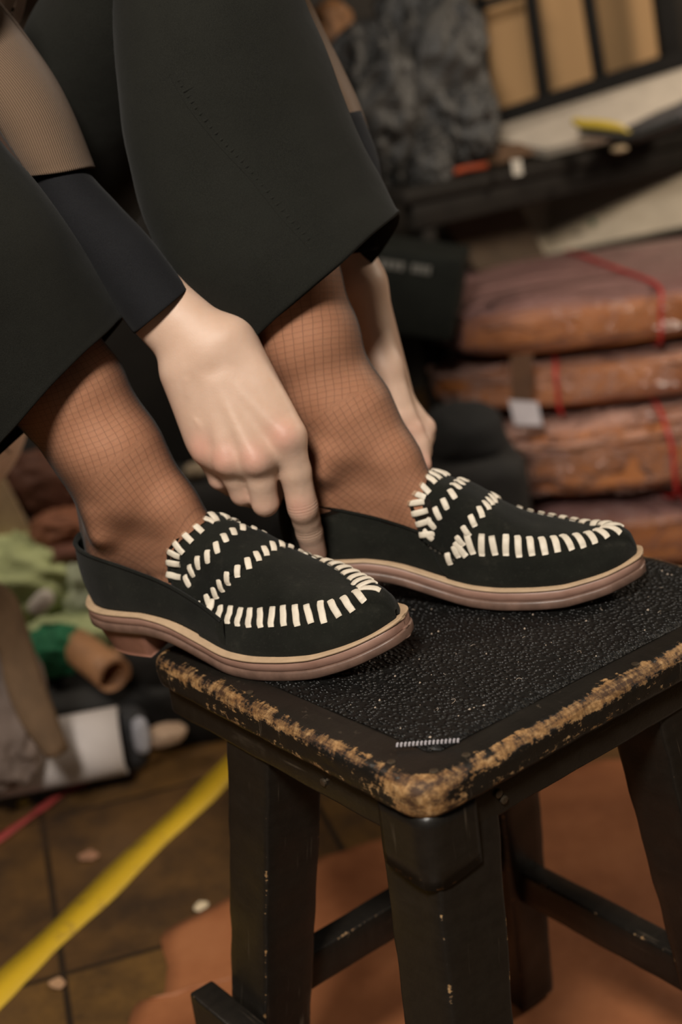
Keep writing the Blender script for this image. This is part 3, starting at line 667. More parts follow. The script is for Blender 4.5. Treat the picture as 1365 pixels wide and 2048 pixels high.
def leg(g, sh, knee, hip, shinpts, R):
    GK[g] = .02
    s_ = 1 if sh.flip else -1                   # towards the outer side
    md = -s_
    ank = shp(sh, *shinpts[-1][:1], 0, shinpts[-1][1]); nodes = [shp(sh, x, 0, z) for x, z in shinpts]; heel = shp(sh, .036, 0, .062); ball = shp(sh, .19, 0, .034); toe = shp(sh, .235, 0, .028)
    Bd.chain([knee, lerp(knee, nodes[0], .5)]+nodes, R, .012, g)
    Bd.cone(ank, heel, .0275, .0210, .016, g); Bd.cone(shp(sh, .078, md*.002, .146), shp(sh, .099, md*.004, .110), .0265, .0195, .020, g); Bd.cone(shp(sh, .099, md*.005, .110), shp(sh, .126, md*.008, .069), .0185, .0125, .014, g)
    Bd.cone(shp(sh, .128, md*.006, .072), ball, .0155, .0145, .008, g)
    Bd.cone(shp(sh, .044, 0, .080), shp(sh, .112, md*.004, .062), .0230, .0185, .014, g); Bd.cone(shp(sh, .058, 0, .098), shp(sh, .10, md*.005, .085), .0240, .0180, .014, g)
    Bd.cone(ball, toe, .013, .009, .008, g); Bd.cone(heel, shp(sh, .15, s_*.004, .038), .0205, .014, .004, g)
    Bd.cone(shp(sh, .052, md*.0285, .112), shp(sh, .060, md*.026, .124), .0065, .007, .014, g); Bd.cone(shp(sh, .058, -md*.029, .104), shp(sh, .060, -md*.025, .120), .0060, .0065, .014, g)   # ankle bones
    Bd.cone(shp(sh, .024, 0, .098), lerp(nodes[-1], nodes[-2], .8)+(shp(sh, 0, 0, 0)-shp(sh, .020, 0, 0)), .0095, .013, .012, g)      # heel tendon
    Bd.cone(knee, hip, R[0]+.004, .078, .02, g)
    return ank
KL = at(395, -150, 1.06); KR = at(-290, 70, .92)
HL = V3(-.42, 1.36, .56); HR = V3(-.50, 1.13, .56)
aL = shp(shF, .060, 0, .108); aR = shp(shN, .060, 0, .108)
leg(1, shF, KL, HL, [(.034, .250), (.045, .205), (.055, .165), (.063, .126)], [.054, .052, .0400, .0375, .0340, .0320])
leg(2, shN, KR, HR, [(.026, .236), (.045, .205), (.060, .165), (.065, .128)], [.054, .052, .0415, .0395, .0360, .0330])
# torso, shoulders, neck, head (all above or left of the picture)
PV = (HL+HR)/2; CH = V3(-.30, 1.13, 1.00); SLf = V3(-.20, 1.27, 1.10); SRt = V3(-.34, 1.00, 1.10)
GK[3] = .04; Bd.cone(HL, HR, .10, .10, .03, 3); Bd.cone(PV+V3(0, 0, .03), lerp(PV, CH, .5), .115, .105, .05, 3); Bd.cone(lerp(PV, CH, .5), CH, .105, .115, .05, 3); Bd.cone(SLf, SRt, .062, .062, .05, 3); Bd.cone(CH, (SLf+SRt)/2+V3(.02, -.01, .03), .10, .07, .05, 3)
NK = (SLf+SRt)/2+V3(.03, -.015, .05); HD = NK+V3(.09, -.045, .13); Bd.cone(NK, HD, .050, .055, .03, 3)
GK[4] = .015; fw = V3(.80, -.40, -.45); fw /= np.linalg.norm(fw); lf = np.cross(V3(0, 0, 1), fw); lf /= np.linalg.norm(lf); hu = np.cross(fw, lf)
Bd.cone(HD+hu*.03-fw*.015, HD+hu*.02+fw*.03, .086, .072, .03, 4); Bd.cone(HD-hu*.02+fw*.03, HD-hu*.075+fw*.055, .060, .032, .03, 4); Bd.cone(HD+fw*.095+hu*.01, HD+fw*.118-hu*.018, .008, .012, .012, 4)
for s_ in (-1, 1):
    Bd.cone(HD+lf*s_*.080+hu*.012, HD+lf*s_*.084-hu*.02, .012, .009, .006, 4); Bd.cone(HD+fw*.085+lf*s_*.02-hu*.048, HD+fw*.09-hu*.05, .006, .008, .006, 4)
# arms
def arm(g, sh_, el, wr, R): GK[g] = .02; Bd.chain([sh_, lerp(sh_, el, .5), el, lerp(el, wr, .35), lerp(el, wr, .75), wr], R, .02, g)
ELr = at(-150, 110, 1.04); WRr = at(414, 708, .929); arm(5, SRt, ELr, WRr, [.048, .042, .033, .029, .0215, .0205])
ELl = at(470, -60, 1.14); WRl = at(716, 570, 1.065); arm(6, SLf, ELl, WRl, [.048, .043, .037, .036, .026, .022])
RED = []; FOLD = []
# right hand, back of the hand towards the camera
def hand_right():
    W = WRr; mcp = [at(574, 872, .903), at(514, 918, .896), at(456, 918, .903), at(415, 897, .915)]; rr = [.0122, .0122, .0115, .0105]; g = 7; GK[7] = .010
    # forearm end to wrist and palm: flattened by several side by side cones
    ax = (at(370, 577, .94)-at(265, 662, .94)); ax /= np.linalg.norm(ax); dirf = lerp(mcp[1], mcp[2], .5)-W; dirf /= np.linalg.norm(dirf); nb = np.cross(ax, dirf); nb /= np.linalg.norm(nb); nb = nb if nb[1] < 0 else -nb   # towards the camera
    base = [W+ax*.0225+dirf*.004, W+ax*.007, W-ax*.007, W-ax*.019+dirf*.002]
    Bd.cone(at(306, 608, .945)+ax*.008, W+ax*.013, .0180, .0175, .012, g); Bd.cone(at(306, 608, .945)-ax*.0065, W-ax*.011, .0165, .0165, .012, g)
    for i in range(4): Bd.cone(base[i]-nb*.002, mcp[i]-nb*.004, .0165, rr[i]+.0015, .014, g)
    for i in range(3): Bd.cone(lerp(base[i], base[i+1], .5)-nb*.012, lerp(mcp[i], mcp[i+1], .5)-nb*.012, .014, .010, .014, g)
    Bd.cone(base[3]-nb*.004-ax*.002, lerp(base[3], mcp[3], .8)-ax*.002-nb*.008, .014, .011, .016, g)      # outer edge of the palm
    for i in range(4):                                        # tendons and knuckles
        Bd.cone(lerp(W, mcp[i], .30)+nb*.0125, mcp[i]+nb*.0086, .0022, .0030, .010, g); Bd.cone(mcp[i]+nb*.0030, mcp[i]+nb*.0032+dirf*.002, .0098, .0095, .006, g); RED.append((mcp[i]+nb*.012, .014))
    GK[8] = .0045
    # index, straight down to the far shoe
    i1 = at(606, 1012, .911); i2 = at(619, 1064, .922); i3 = at(630, 1106, .930); dd = (i1-mcp[0])/np.linalg.norm(i1-mcp[0])
    Bd.chain([mcp[0], lerp(mcp[0], i1, .5), i1], [.0128, .0117, .0110], .003, 8); Bd.chain([i1, lerp(i1, i2, .5), i2, i3], [.0110, .0103, .0101, .0092], .002, 8); Bd.cone(i1+nb*.0030-dd*.004, i1+nb*.0030+dd*.004, .0082, .0082, .006, 8); RED.append((i1+nb*.009, .011)); RED.append((i3, .016))
    FOLD.append((i1+nb*.004, dd, .013)); FOLD.append((i2+nb*.004, dd, .011))
    # middle, ring and little, folded away behind the knuckles
    def finger(g, a, p, q, t, r): GK[g] = .003; Bd.chain([a, lerp(a, p, .5), p], [r*1.14, r*1.04, r*.97], .002, g); Bd.chain([p, lerp(p, q, .5), q, t], [r*.97, r*.90, r*.88, r*.80], .002, g); RED.append((p, .012))
    finger(9, mcp[1]-nb*.003, at(531, 1006, .905), at(538, 1000, .929), at(528, 975, .943), .0102)
    finger(10, mcp[2]-nb*.003, at(486, 986, .914), at(502, 992, .937), at(500, 968, .949), .0098)
    finger(11, mcp[3]-nb*.003, at(440, 957, .925), at(462, 972, .944), at(468, 952, .954), .0088)
    # thumb, behind the fingers against the index
    t0 = W+ax*.010-nb*.012; t1 = at(520, 800, .952); t2 = at(548, 900, .950); t3 = at(545, 985, .945); GK[12] = .012; Bd.chain([t0-nb*.004-ax*.004, t1], [.0140, .0125], .008, 12); Bd.chain([t1, t2, t3], [.0128, .0108, .0088], .005, 12); Bd.cone(t1, lerp(mcp[0], W, .35)-nb*.010-ax*.008, .011, .009, .012, 12)
    # two faint veins
    for P in ([(428, 735), (440, 775), (470, 830), (500, 870)], [(470, 760), (500, 800), (512, 830), (560, 860)], [(400, 740), (405, 800), (430, 860)]):
        pts_ = [W+ (at(px, py, .938)-W) for px, py in P]; RV.append((pts_, nb))
    return nb
RV = []
nbR = hand_right()
def hand_left():
    g = 13; GK[g] = .010; W = WRl
    pm = [at(800, 800, 1.068), at(806, 812, 1.085), at(800, 815, 1.105), at(790, 805, 1.122)]
    bs = [W+V3(.004, -.004, 0), W+V3(.004, .008, 0), W+V3(0, .018, 0), W+V3(-.002, .028, 0)]
    for i in range(4): Bd.cone(bs[i], pm[i], .0165, .0115, .012, g)
    def finger(g, P, R): GK[g] = .0035; Bd.chain(P, R, .004, g)
    # thumb edge in front, down to the tongue
    c0_ = lerp(W, pm[0], .25)+V3(-.002, -.014, 0); GK[14] = .010
    Bd.chain([W+V3(0, -.004, 0), at(768, 735, 1.045)], [.017, .0145], .010, 14); Bd.chain([at(768, 735, 1.045), at(805, 835, 1.036)], [.0145, .0115], .008, 14); finger(15, [at(805, 835, 1.036), at(822, 862, 1.033), at(833, 890, 1.030), at(843, 930, 1.022)], [.0118, .0104, .0104, .0086])
    finger(16, [pm[0], at(848, 856, 1.072), at(842, 905, 1.062), at(838, 930, 1.05)], [.0115, .0096, .0085, .0075]); finger(17, [pm[1], at(846, 872, 1.095), at(834, 930, 1.085), at(820, 945, 1.07)], [.0115, .0098, .0085, .0075])
    finger(18, [pm[2], at(832, 880, 1.115), at(822, 935, 1.10), at(810, 950, 1.085)], [.011, .0095, .0085, .0075]); finger(19, [pm[3], at(820, 870, 1.13), at(812, 925, 1.12), at(800, 940, 1.105)], [.010, .0085, .0078, .007])
    RED.append((at(822, 862, 1.033), .014)); RED.append((at(848, 856, 1.072), .010)); RED.append((at(843, 930, 1.02), .014))
hand_left()
Pv, Q = Bd.mesh(.0022)
red = np.zeros(len(Pv))
for c, r_ in RED: red = np.maximum(red, np.exp(-((Pv-c)**2).sum(1)/(2*(r_*.6)**2)))
for pts_, nb_ in RV:                                       # veins lift the skin slightly
    for a, b in zip(pts_[:-1], pts_[1:]):
        ab = b-a; ab = ab-nb_*(ab@nb_); d = Pv-a; hgt = d@nb_; d = d-nb_*(d@nb_)[:, None]; t = np.clip(d@ab/(ab@ab), 0, 1); dist = np.sqrt(((d-t[:, None]*ab)**2).sum(1))
        Pv = Pv+nb_*(.0007*np.exp(-(dist/.0022)**2)*(np.abs(hgt) < .03))[:, None]
fold = np.zeros(len(Pv)); fmask = np.zeros(len(Pv))
for c_, d_, r_ in FOLD:                                    # fine skin folds over the finger joints
    u_ = (Pv-c_)@d_; m_ = np.exp(-(u_/.0032)**2)*(np.linalg.norm(Pv-c_, axis=1) < r_); fold = np.where(m_ > fmask, u_, fold); fmask = np.maximum(fmask, m_)
person = big_mesh('person', Pv, Q, M_skin, attrs={'red': np.clip(red, 0, 1), 'fold': fold, 'foldmask': fmask})
tag(person, 'seated person in black trousers and brown knit reaching down to the far shoe', 'person')
# nails are on the hidden side; clothing below
def leg_tights(gs, P, name, top):
    L = Sdf()
    for i in range(len(Bd.A)):
        if Bd.g[i] == gs: L.cone(Bd.A[i], Bd.B[i], Bd.ra[i], Bd.rb[i], Bd.k[i], gs)
    # leave the thigh out
    for j in reversed(range(len(L.A))):
        if L.ra[j] > .0595: [q.pop(j) for q in (L.A, L.B, L.ra, L.rb, L.k, L.g)]
    V_, Q_ = L.mesh(.0026, .0009); P = np.array(P); best = np.full(len(V_), 9.); U = np.zeros((len(V_), 2)); s0 = 0.
    x = V3(.3, -.95, 0)
    for a, b in zip(P[:-1], P[1:]):
        ab = b-a; Ln = np.linalg.norm(ab); T = ab/Ln; x1 = x-T*(x@T); x1 /= np.linalg.norm(x1); y1 = np.cross(T, x1); t = np.clip((V_-a)@T, 0, Ln); d = V_-a-t[:, None]*T; dist = np.linalg.norm(d, axis=1); m = dist < best
        ang = np.arctan2(d@y1, d@x1); R_ = .034+.012*np.clip(-(t+s0-.25)/.25, 0, 1); U[m, 0] = (ang*R_)[m]; U[m, 1] = (s0+t)[m]; best[m] = dist[m]; s0 += Ln
    cut = V_[Q_].mean(1); keep = cut[:, 2] < top; return big_mesh(name, V_, Q_[keep], M_tights, person, uv=U)
leg_tights(1, [KL, lerp(aL, KL, .1), shp(shF, .10, 0, .085), shp(shF, .24, 0, .02)], 'fishnet_stocking', KL[2]-.05)
leg_tights(2, [KR, lerp(aR, KR, .1), shp(shN, .10, 0, .085), shp(shN, .24, 0, .02)], 'fishnet_stocking', KR[2]-.05)

# garments: tubes lofted between measured edges
def loft(secs, n=64, per=10, wr=.0, seed=0, hem=None):
    """secs: (left point, right point, depth half-thickness)"""
    L = catmull([s[0] for s in secs], (len(secs)-1)*per+1); R = catmull([s[1] for s in secs], (len(secs)-1)*per+1); D = np.interp(np.linspace(0, len(secs)-1, len(L)), range(len(secs)), [s[2] for s in secs]); V = []; UV = []; acc = 0
    C = (L+R)/2; Tn = np.gradient(C, axis=0)
    for i in range(len(L)):
        a = (R[i]-L[i])/2; t = Tn[i]/np.linalg.norm(Tn[i]); b = np.cross(t, a/np.linalg.norm(a))
        if hem is not None:
            an = a/np.linalg.norm(a); b = CAM-C[i]; b /= np.linalg.norm(b); b = b+_U2*hem*max(0, 1-i/10.); b -= an*(b@an)
        b /= np.linalg.norm(b); b = b*D[i]
        if i: acc += np.linalg.norm(C[i]-C[i-1])
        for j in range(n):
            th = 2*math.pi*j/n; V.append(C[i]+a*math.cos(th)+b*math.sin(th)); UV.append((j/n*2*(np.linalg.norm(a)+D[i])*1.57, acc))
    V = np.array(V)
    if wr: V = V+np.stack([hnoise(V, 11, seed+k)+.5*hnoise(V, 26, seed+k+5) for k in range(3)], 1)*wr
    return V, grid_faces(len(L), n, wrap_m=True), UV
A2 = lambda x, y, Y: at(x, y, Y)
secs = [(A2(497, 702, .945), A2(795, 442, 1.03), .064), (A2(480, 690, .945), A2(780, 426, 1.025), .065), (A2(375, 588, .950), A2(752, 372, 1.03), .064), (A2(308, 470, .97), A2(716, 300, 1.03), .067), (A2(272, 360, .98), A2(676, 213, 1.04), .068), (A2(243, 200, .99), A2(630, 100, 1.05), .070), (A2(238, 0, 1.0), A2(586, 0, 1.06), .072), (A2(235, -170, 1.01), A2(540, -170, 1.07), .072)]
v1, f1, _ = loft(secs, 72, 12, .0028, 3, .35)
secs2 = [(A2(510, -230, 1.0)+V3(.03, 0, .0), A2(510, -20, 1.12)+V3(.02, .0, -.0), .085)]
th = lambda K, H, r0, r1, sd: loft([(lerp(K, H, t)+V3(0, 0, lerp(r0, r1, t)), lerp(K, H, t)-V3(0, 0, lerp(r0, r1, t)), float(lerp(r0, r1, t))) for t in (-.12, 0, .2, .45, .7, 1.0, 1.15)], 56, 8, .004, sd)
v2, f2, _ = th(KL, HL, .082, .105, 9)
secsN = [(A2(-30, 935, .90), A2(244, 636, .955), .062), (A2(-48, 915, .90), A2(232, 618, .955), .064), (A2(-160, 820, .90), A2(178, 520, .945), .070), (A2(-300, 700, .89), A2(88, 390, .93), .074), (A2(-430, 520, .89), A2(-10, 275, .92), .076), (A2(-520, 300, .89), A2(-100, 130, .92), .078), (A2(-560, 120, .89), A2(-190, -20, .93), .078)]
v3, f3, _ = loft(secsN, 72, 12, .0028, 13, .1)
v4, f4, _ = th(KR, HR, .082, .105, 17)
v5, f5, _ = loft([(HL+V3(.03, .10, 0), HR+V3(-.03, -.10, 0), .12), (lerp(HL, HR, -.2)+V3(0, 0, .10), lerp(HL, HR, 1.2)+V3(0, 0, .10), .13), (lerp(HL, HR, -.1)+V3(0, 0, .2), lerp(HL, HR, 1.1)+V3(0, 0, .2), .125)], 56, 10, .003, 21)
v, f = merge([(v1, f1), (v2, f2), (v3, f3), (v4, f4), (v5, f5)])
trs = mesh_obj('trousers', v, f, M_trouser, person); solidify(trs, .0022, 0); trs['label'] = 'wide black cropped trousers'
# raised puckered side seam on the far trouser leg, following the cloth
bt = BVHTree.FromPolygons([Vector(map(float, p)) for p in v], f)
def on_cloth(px, py):
    o_ = Vector(CAM); d = Vector(at(px, py, 1.0))-o_; h = bt.ray_cast(o_, d.normalized()); return (np.array(h[0]), np.array(h[1])) if h[0] else (None, None)
P_ = []
for (px, py) in catmull([(342, 150), (380, 215), (440, 290), (500, 355), (560, 430), (622, 498)], 90):
    p, n = on_cloth(px, py)
    if p is not None: P_.append((p, n if n@(CAM-p) > 0 else -n))
G = []
pp = np.array([p+n*.0003 for p, n in P_]); G.append(tube_geo(pp, .0016, 8, .5))
sm_v, sm_f = merge(G); mesh_obj('side_seam', sm_v, sm_f, M_trouser, person)
G = []
for i in range(4, len(P_)-3, 3):
    p, n = P_[i]; t = P_[i+2][0]-P_[i-2][0]; t /= np.linalg.norm(t); s_ = np.cross(n, t); k_ = .0022*(1+.3*rng.normal())
    G.append(tube_geo([p-n*.0004-s_*.001, p+n*.0007+s_*(.003)+t*.001, p-n*.0004+s_*(.0065+k_)+t*.002], [.0007, .0011, .0006], 6))
sm_v, sm_f = merge(G); mesh_obj('seam_puckers', sm_v, sm_f, M_trouser, person)['kind'] = 'stuff'
# black undersleeve and brown knit sleeve, right arm
v, f, uv = loft([(A2(267, 664, .935), A2(373, 575, .945), .0275), (A2(262, 658, .935), A2(368, 570, .945), .028), (A2(182, 555, .95), A2(300, 480, .96), .030), (A2(100, 440, .97), A2(232, 405, .98), .032), (A2(58, 356, .98), A2(168, 334, .99), .030), (A2(-25, 240, 1.0), A2(100, 208, 1.0), .030)], 48, 8, .0012, 5, 0.)
o = mesh_obj('undersleeve', v, f, M_shirt, person); solidify(o, .0012, 0)
v, f, uv = loft([(A2(46, 352, .985), A2(190, 334, .99), .036), (A2(42, 345, .985), A2(186, 326, .99), .0365), (A2(-25, 255, .99), A2(142, 225, .995), .041), (A2(-85, 170, 1.0), A2(88, 130, 1.0), .044), (A2(-160, 80, 1.02), A2(20, 40, 1.01), .046), (A2(-230, 60, 1.04), A2(-60, -60, 1.03), .05), (ELr+V3(-.06, 0, -.02), ELr+V3(.05, 0, .05), .055), (lerp(ELr, SRt, .4)+V3(-.065, 0, 0), lerp(ELr, SRt, .4)+V3(.06, 0, 0), .06), (SRt+V3(-.07, 0, 0), SRt+V3(.06, 0, .02), .07)], 56, 8, .0018, 6, 0.)
o = mesh_obj('knit_sleeve', v, f, M_knit, person, uv=uv); solidify(o, .002, 0)
# left arm
v, f, uv = loft([(A2(672, 512, 1.05), A2(750, 500, 1.06), .024), (A2(668, 470, 1.06), A2(762, 440, 1.07), .026), (A2(640, 370, 1.07), A2(755, 330, 1.08), .028), (A2(600, 250, 1.10), A2(720, 220, 1.10), .032)], 44, 8, .0012, 7, 0.)
o = mesh_obj('undersleeve', v, f, M_shirt, person); solidify(o, .0012, 0)
v, f, uv = loft([(A2(600, 375, 1.10), A2(762, 345, 1.10), .036), (A2(596, 366, 1.10), A2(758, 330, 1.10), .037), (A2(560, 270, 1.12), A2(724, 235, 1.12), .042), (A2(500, 130, 1.13), A2(672, 120, 1.13), .045), (A2(430, 0, 1.15), A2(616, 0, 1.14), .048), (A2(380, -120, 1.17), A2(560, -120, 1.15), .05), (lerp(ELl, SLf, .4)+V3(-.065, 0, 0), lerp(ELl, SLf, .4)+V3(.06, 0, 0), .06), (SLf+V3(-.07, 0, 0), SLf+V3(.06, 0, .02), .07)], 56, 8, .003, 8)
o = mesh_obj('knit_sleeve', v, f, M_knit, person, uv=uv); solidify(o, .002, 0)
fwd = V3(.47, .88, 0)
def ring(c, a, d): return (c-fwd*a, c+fwd*a, d)
v, f, uv = loft([ring(PV+V3(0, 0, .14), .17, .135), ring(lerp(PV, CH, .4), .155, .125), ring(lerp(PV, CH, .8), .165, .125), ring(lerp(CH, NK, .5), .17, .10), ring(NK, .075, .075), ring(NK+V3(.015, -.008, .03), .062, .062)], 64, 10, .005, 30)
o = mesh_obj('knit_sweater', v, f, M_knit, person, uv=uv)
# short dark hair cap
Hs = Sdf(); GK[40] = .02; Hs.cone(HD+hu*.045-fw*.03, HD+hu*.05+fw*.02, .092, .074, .02, 40); Hs.cone(HD+hu*.03-fw*.04, HD-hu*.06-fw*.03, .088, .06, .03, 40)
hv, hq = Hs.mesh(.006); big_mesh('hair', hv, hq, simple('brown_hair', (.03, .018, .01), .5), person)
# ------------------------------------------------------------------ background: bags, table, rack and clutter
def sphere_geo(n=40, m=64, e=1.):
    V = []
    for i in range(n):
        a = math.pi*(i/(n-1)-.5)
        for j in range(m):
            b = 2*math.pi*j/m; f = lambda c: math.copysign(abs(c)**e, c)
            V.append((f(math.cos(a))*f(math.cos(b)), f(math.cos(a))*f(math.sin(b)), f(math.sin(a))))
    return np.array(V), grid_faces(n, m, wrap_m=True)
def crumple(name, c, size, mat, parent=None, e=.6, amp=.1, fs=3., seed=0, ridge=True, rot=(0, 0, 0), n=40, m=64):
    V, F = sphere_geo(n, m, e); N = V/np.linalg.norm(V, axis=1, keepdims=True); nz = hnoise(V, fs, seed); n2 = hnoise(V, fs*2.7, seed+3)
    if ridge: nz = 1-2*np.abs(nz)*2; n2 = 1-2*np.abs(n2)*2
    V = V*(1+amp*(nz*.7+n2*.35))[:, None]*np.array(size)/2; o = mesh_obj(name, V, F, mat, parent)
    if parent is None: o.location = c
    else: o.location = c
    o.rotation_euler = rot; return o
def slab_px(name, pts, Y, th, mat, parent=None, bow=0):
    """flat piece whose outline is measured in the photo, at depth Y (number or one per point)"""
    Ys = [Y]*len(pts) if isinstance(Y, (int, float)) else Y; P = np.array([at(x, y, q) for (x, y), q in zip(pts, Ys)])
    o = mesh_obj(name, P, [tuple(range(len(P)))], mat, parent, smooth=False); solidify(o, th, 0); return o
def roll_geo(a, b, r, n=40, turns=1.6, th=.002):
    """a sheet rolled into a spiral tube between a and b"""
    a = np.array(a); b = np.array(b); t = (b-a)/np.linalg.norm(b-a); x = np.cross(t, (0, 0, 1.)); x /= np.linalg.norm(x); y = np.cross(x, t); V = []; k = 70
    for s in (0, .25, .5, .75, 1):
        for j in range(k):
            th_ = 2*math.pi*turns*j/(k-1); rr = r*(.80+.20*j/(k-1)); V.append(a+(b-a)*s+x*rr*math.cos(th_)+y*rr*math.sin(th_))
    return np.array(V), grid_faces(5, k)
def mk_kraft():
    m = NM('brown_kraft_bag'); n = m.noise(9, 6, .65); n2 = m.noise(60, 4)
    m.base(m.ramp(n, [(.25, (.26, .085, .026)), (.55, (.42, .150, .046)), (.8, (.54, .22, .080))])); m.set(Roughness=.5); m.bump(m.noise(5, 4, .5, dist=1.), .5, .03); m.bump(n2, .2, .002); return m.m
M_kraft = mk_kraft()
def mk_plastic(name, tint, fac, rough=.22, topfac=None, fold=1.):
    m = NM(name); m.base(tint); m.set(Roughness=rough); m.b.inputs['Specular IOR Level'].default_value = .9
    m.bump(m.noise(7, 5, .55, dist=1.5, stretch=(.6, 1, 1.6)), fold, .05); m.bump(m.noise(24, 4, .5, dist=.6), .4*fold, .010)
    lw = m.n('ShaderNodeFresnel'); lw.inputs['IOR'].default_value = 1.5; nt = m.noise(6, 4, .6); m.L(m.b.inputs['Normal'].links[0].from_socket, lw.inputs['Normal'])
    f = m.math('ADD', m.math('MULTIPLY', lw.outputs[0], 1.1), m.fr(nt, .35, .7, fac*.5, fac*1.3))
    if topfac:                             # haze painted into the film, denser towards the top of the bag
        sp = m.n('ShaderNodeSeparateXYZ'); m.L(m.tc(), sp.inputs[0]); f = m.math('ADD', f, m.fr(sp.outputs[2], .020, .05, 0, topfac))
    f = m.math('MINIMUM', f, 1.)
    tr = m.n('ShaderNodeBsdfTransparent'); mx = m.n('ShaderNodeMixShader'); m.L(f, mx.inputs[0]); m.L(tr.outputs[0], mx.inputs[1]); m.L(m.b.outputs[0], mx.inputs[2]); m.L(mx.outputs[0], m.t.nodes['Material Output'].inputs[0]); return m.m
M_plas = mk_plastic('clear_bag_plastic', (.45, .27, .22), .015, .14, None, 1.6); M_plas_pink = mk_plastic('hazy_plastic', (.24, .13, .12), .04, .28, .45); M_plas_grey = mk_plastic('grey_plastic', (.016, .014, .011), .85, .6, None, .25)
M_red = simple('red_string', (.42, .02, .018), .5)
bag_squash = .90
bags = [('wrapped brown leather bag with hazy plastic top and red string, topmost in the stack', (.78, 2.34, .425), (1.16, .56, .100), .06, 1, 1300, (520, 690), True),
        ('wrapped brown bag second from the top, with white paper tag at its lower edge', (.80, 2.33, .325), (1.20, .56, .098), -.02, 2, 1128, (690, 815), False),
        ('shiny plastic wrapped brown bag third from the top, crumpled with bright glints and red string', (.86, 2.28, .203), (1.18, .56, .145), .02, 3, 1320, (815, 985), False),
        ('hazy plastic wrapped brown bag at the bottom of the stack on the floor', (.84, 2.27, .066), (1.25, .58, .128), -.03, 4, 1385, (1000, 1120), True)]
for lb, c, sz, rz, sd, sx, (y0, y1), pink in bags:
    sz = (sz[0], sz[1], sz[2]*bag_squash)
    t = thing('leather_bag', lb, 'bag', c, rz, 'plastic wrapped brown bags stacked on the floor')
    crumple('leather_bundle', (0, 0, 0), sz, M_kraft, t, .38, .035, 2.2, sd, False, n=48, m=110)
    pc = crumple('plastic_cover', (0, 0, .004), (sz[0]*1.02, sz[1]*1.02, sz[2]*1.06), M_plas_pink if pink else M_plas, t, .40, .055 if sd == 3 else .03, 5.0 if sd == 3 else 3.0, sd+5, sd == 3, n=60, m=140)
    # string tied round the bag
    bx = at(sx, (y0+y1)/2, 2.03)[0]-c[0]; ring_ = [(bx+.006*math.sin(a*3+sd), math.copysign(abs(math.cos(a))**.4, math.cos(a))*sz[1]*.545, math.copysign(abs(math.sin(a))**.42, math.sin(a))*sz[2]*.60) for a in np.linspace(0, 2*math.pi, 60)]
    tube('string', ring_, .0034, M_red, t, 6, cap=False)
tg = slab_px('paper_tag', [(1018, 800), (1076, 804), (1086, 852), (1030, 850)], 2.00, .001, simple('white_paper', (.55, .50, .52), .7)); tag(tg, 'small white paper tag hanging in front of the second and third bags', 'tag')
bk = slab_px('cardboard_strip', [(1022, 712), (1066, 706), (1064, 800), (1024, 806)], 2.015, .003, simple('brown_cardboard_strip', (.10, .045, .02), .8)); bk.name = 'cardboard_strip'; tag(bk, 'dark brown vertical strip on the second bag above the paper tag', 'strip')
bl = crumple('black_cloth', at(925, 870, 1.88), (.13, .12, .10), simple('black_cloth', (.004, .004, .004), .9), None, .9, .08, 2, 9, False); tag(bl, 'black bundled cloth behind the tongue of the far loafer', 'cloth')
bc = crumple('black_crate', at(870, 1010, 1.93), (.28, .24, .20), simple('black_crate', (.006, .005, .004), .8), None, .35, .03, 2, 12, False); tag(bc, 'dark lumpy sack on the floor behind the far loafer', 'sack'); bc.name = 'dark_sack'
# table over the bags
M_dark = simple('dark_painted_table', (.011, .009, .007), .6, .3, 20, spec=.2)
ta, tb_ = onz(850, 374, .66), onz(1480, 243, .66); dv = (tb_-ta)/np.linalg.norm(tb_-ta); pv = np.array([-dv[1], dv[0], 0]); Lt = np.linalg.norm(tb_-ta)
tb = thing('work_table', 'dark work table edge running above the stacked brown bags', 'table', tuple(ta-np.array([0, 0, .66])), math.atan2(dv[1], dv[0]))
box_obj('tabletop', (Lt+.5, .50, .024), (Lt/2+.2, .25, .648), M_dark, tb, r=.004, seg=.05); box_obj('apron', (Lt+.45, .02, .045), (Lt/2+.2, .02, .614), M_dark, tb, r=.003, seg=.05)
for x_, y_ in ((.02, .46), (.02, .035), (Lt+.4, .46), (Lt+.4, .035)): box_obj('leg', (.035, .035, .60), (x_, y_, .30), M_dark, tb, r=.004, seg=.05)
def on_table(x, y, z=.66): return onz(x, y, z)
cl = slab_px('paper_clip_tag', [(1023, 320), (1042, 318), (1046, 348), (1028, 352)], float(onz(1035, 345, .655)[1])-.02, .004, simple('white_clip', (.55, .5, .42), .5)); tag(cl, 'small white clip on the front edge of the dark table', 'clip')
sp = crumple('beige_pebble', onz(1240, 303, .664)+np.array([0, .0, .004]), (.03, .02, .012), simple('beige_bit', (.30, .22, .13), .7), None, 1, .05); tag(sp, 'small beige bit lying near the right of the dark table edge', 'scrap'); sp.name = 'beige_scrap'
cb = slab_px('cardboard_offcut', [(905, 318), (930, 296), (1040, 286), (1075, 304), (1000, 326), (915, 336)], 2.42, .012, simple('cardboard', (.12, .062, .028), .8)); tag(cb, 'brown cardboard offcut on the left end of the dark table', 'cardboard')
cb = tube('orange_strap', [at(x, y, 2.36) for x, y in ((878, 352), (900, 346), (930, 338), (975, 330))], .006, simple('orange_strap', (.38, .06, .015), .6)); tag(cb, 'dull orange strap below the cardboard offcut', 'strap')
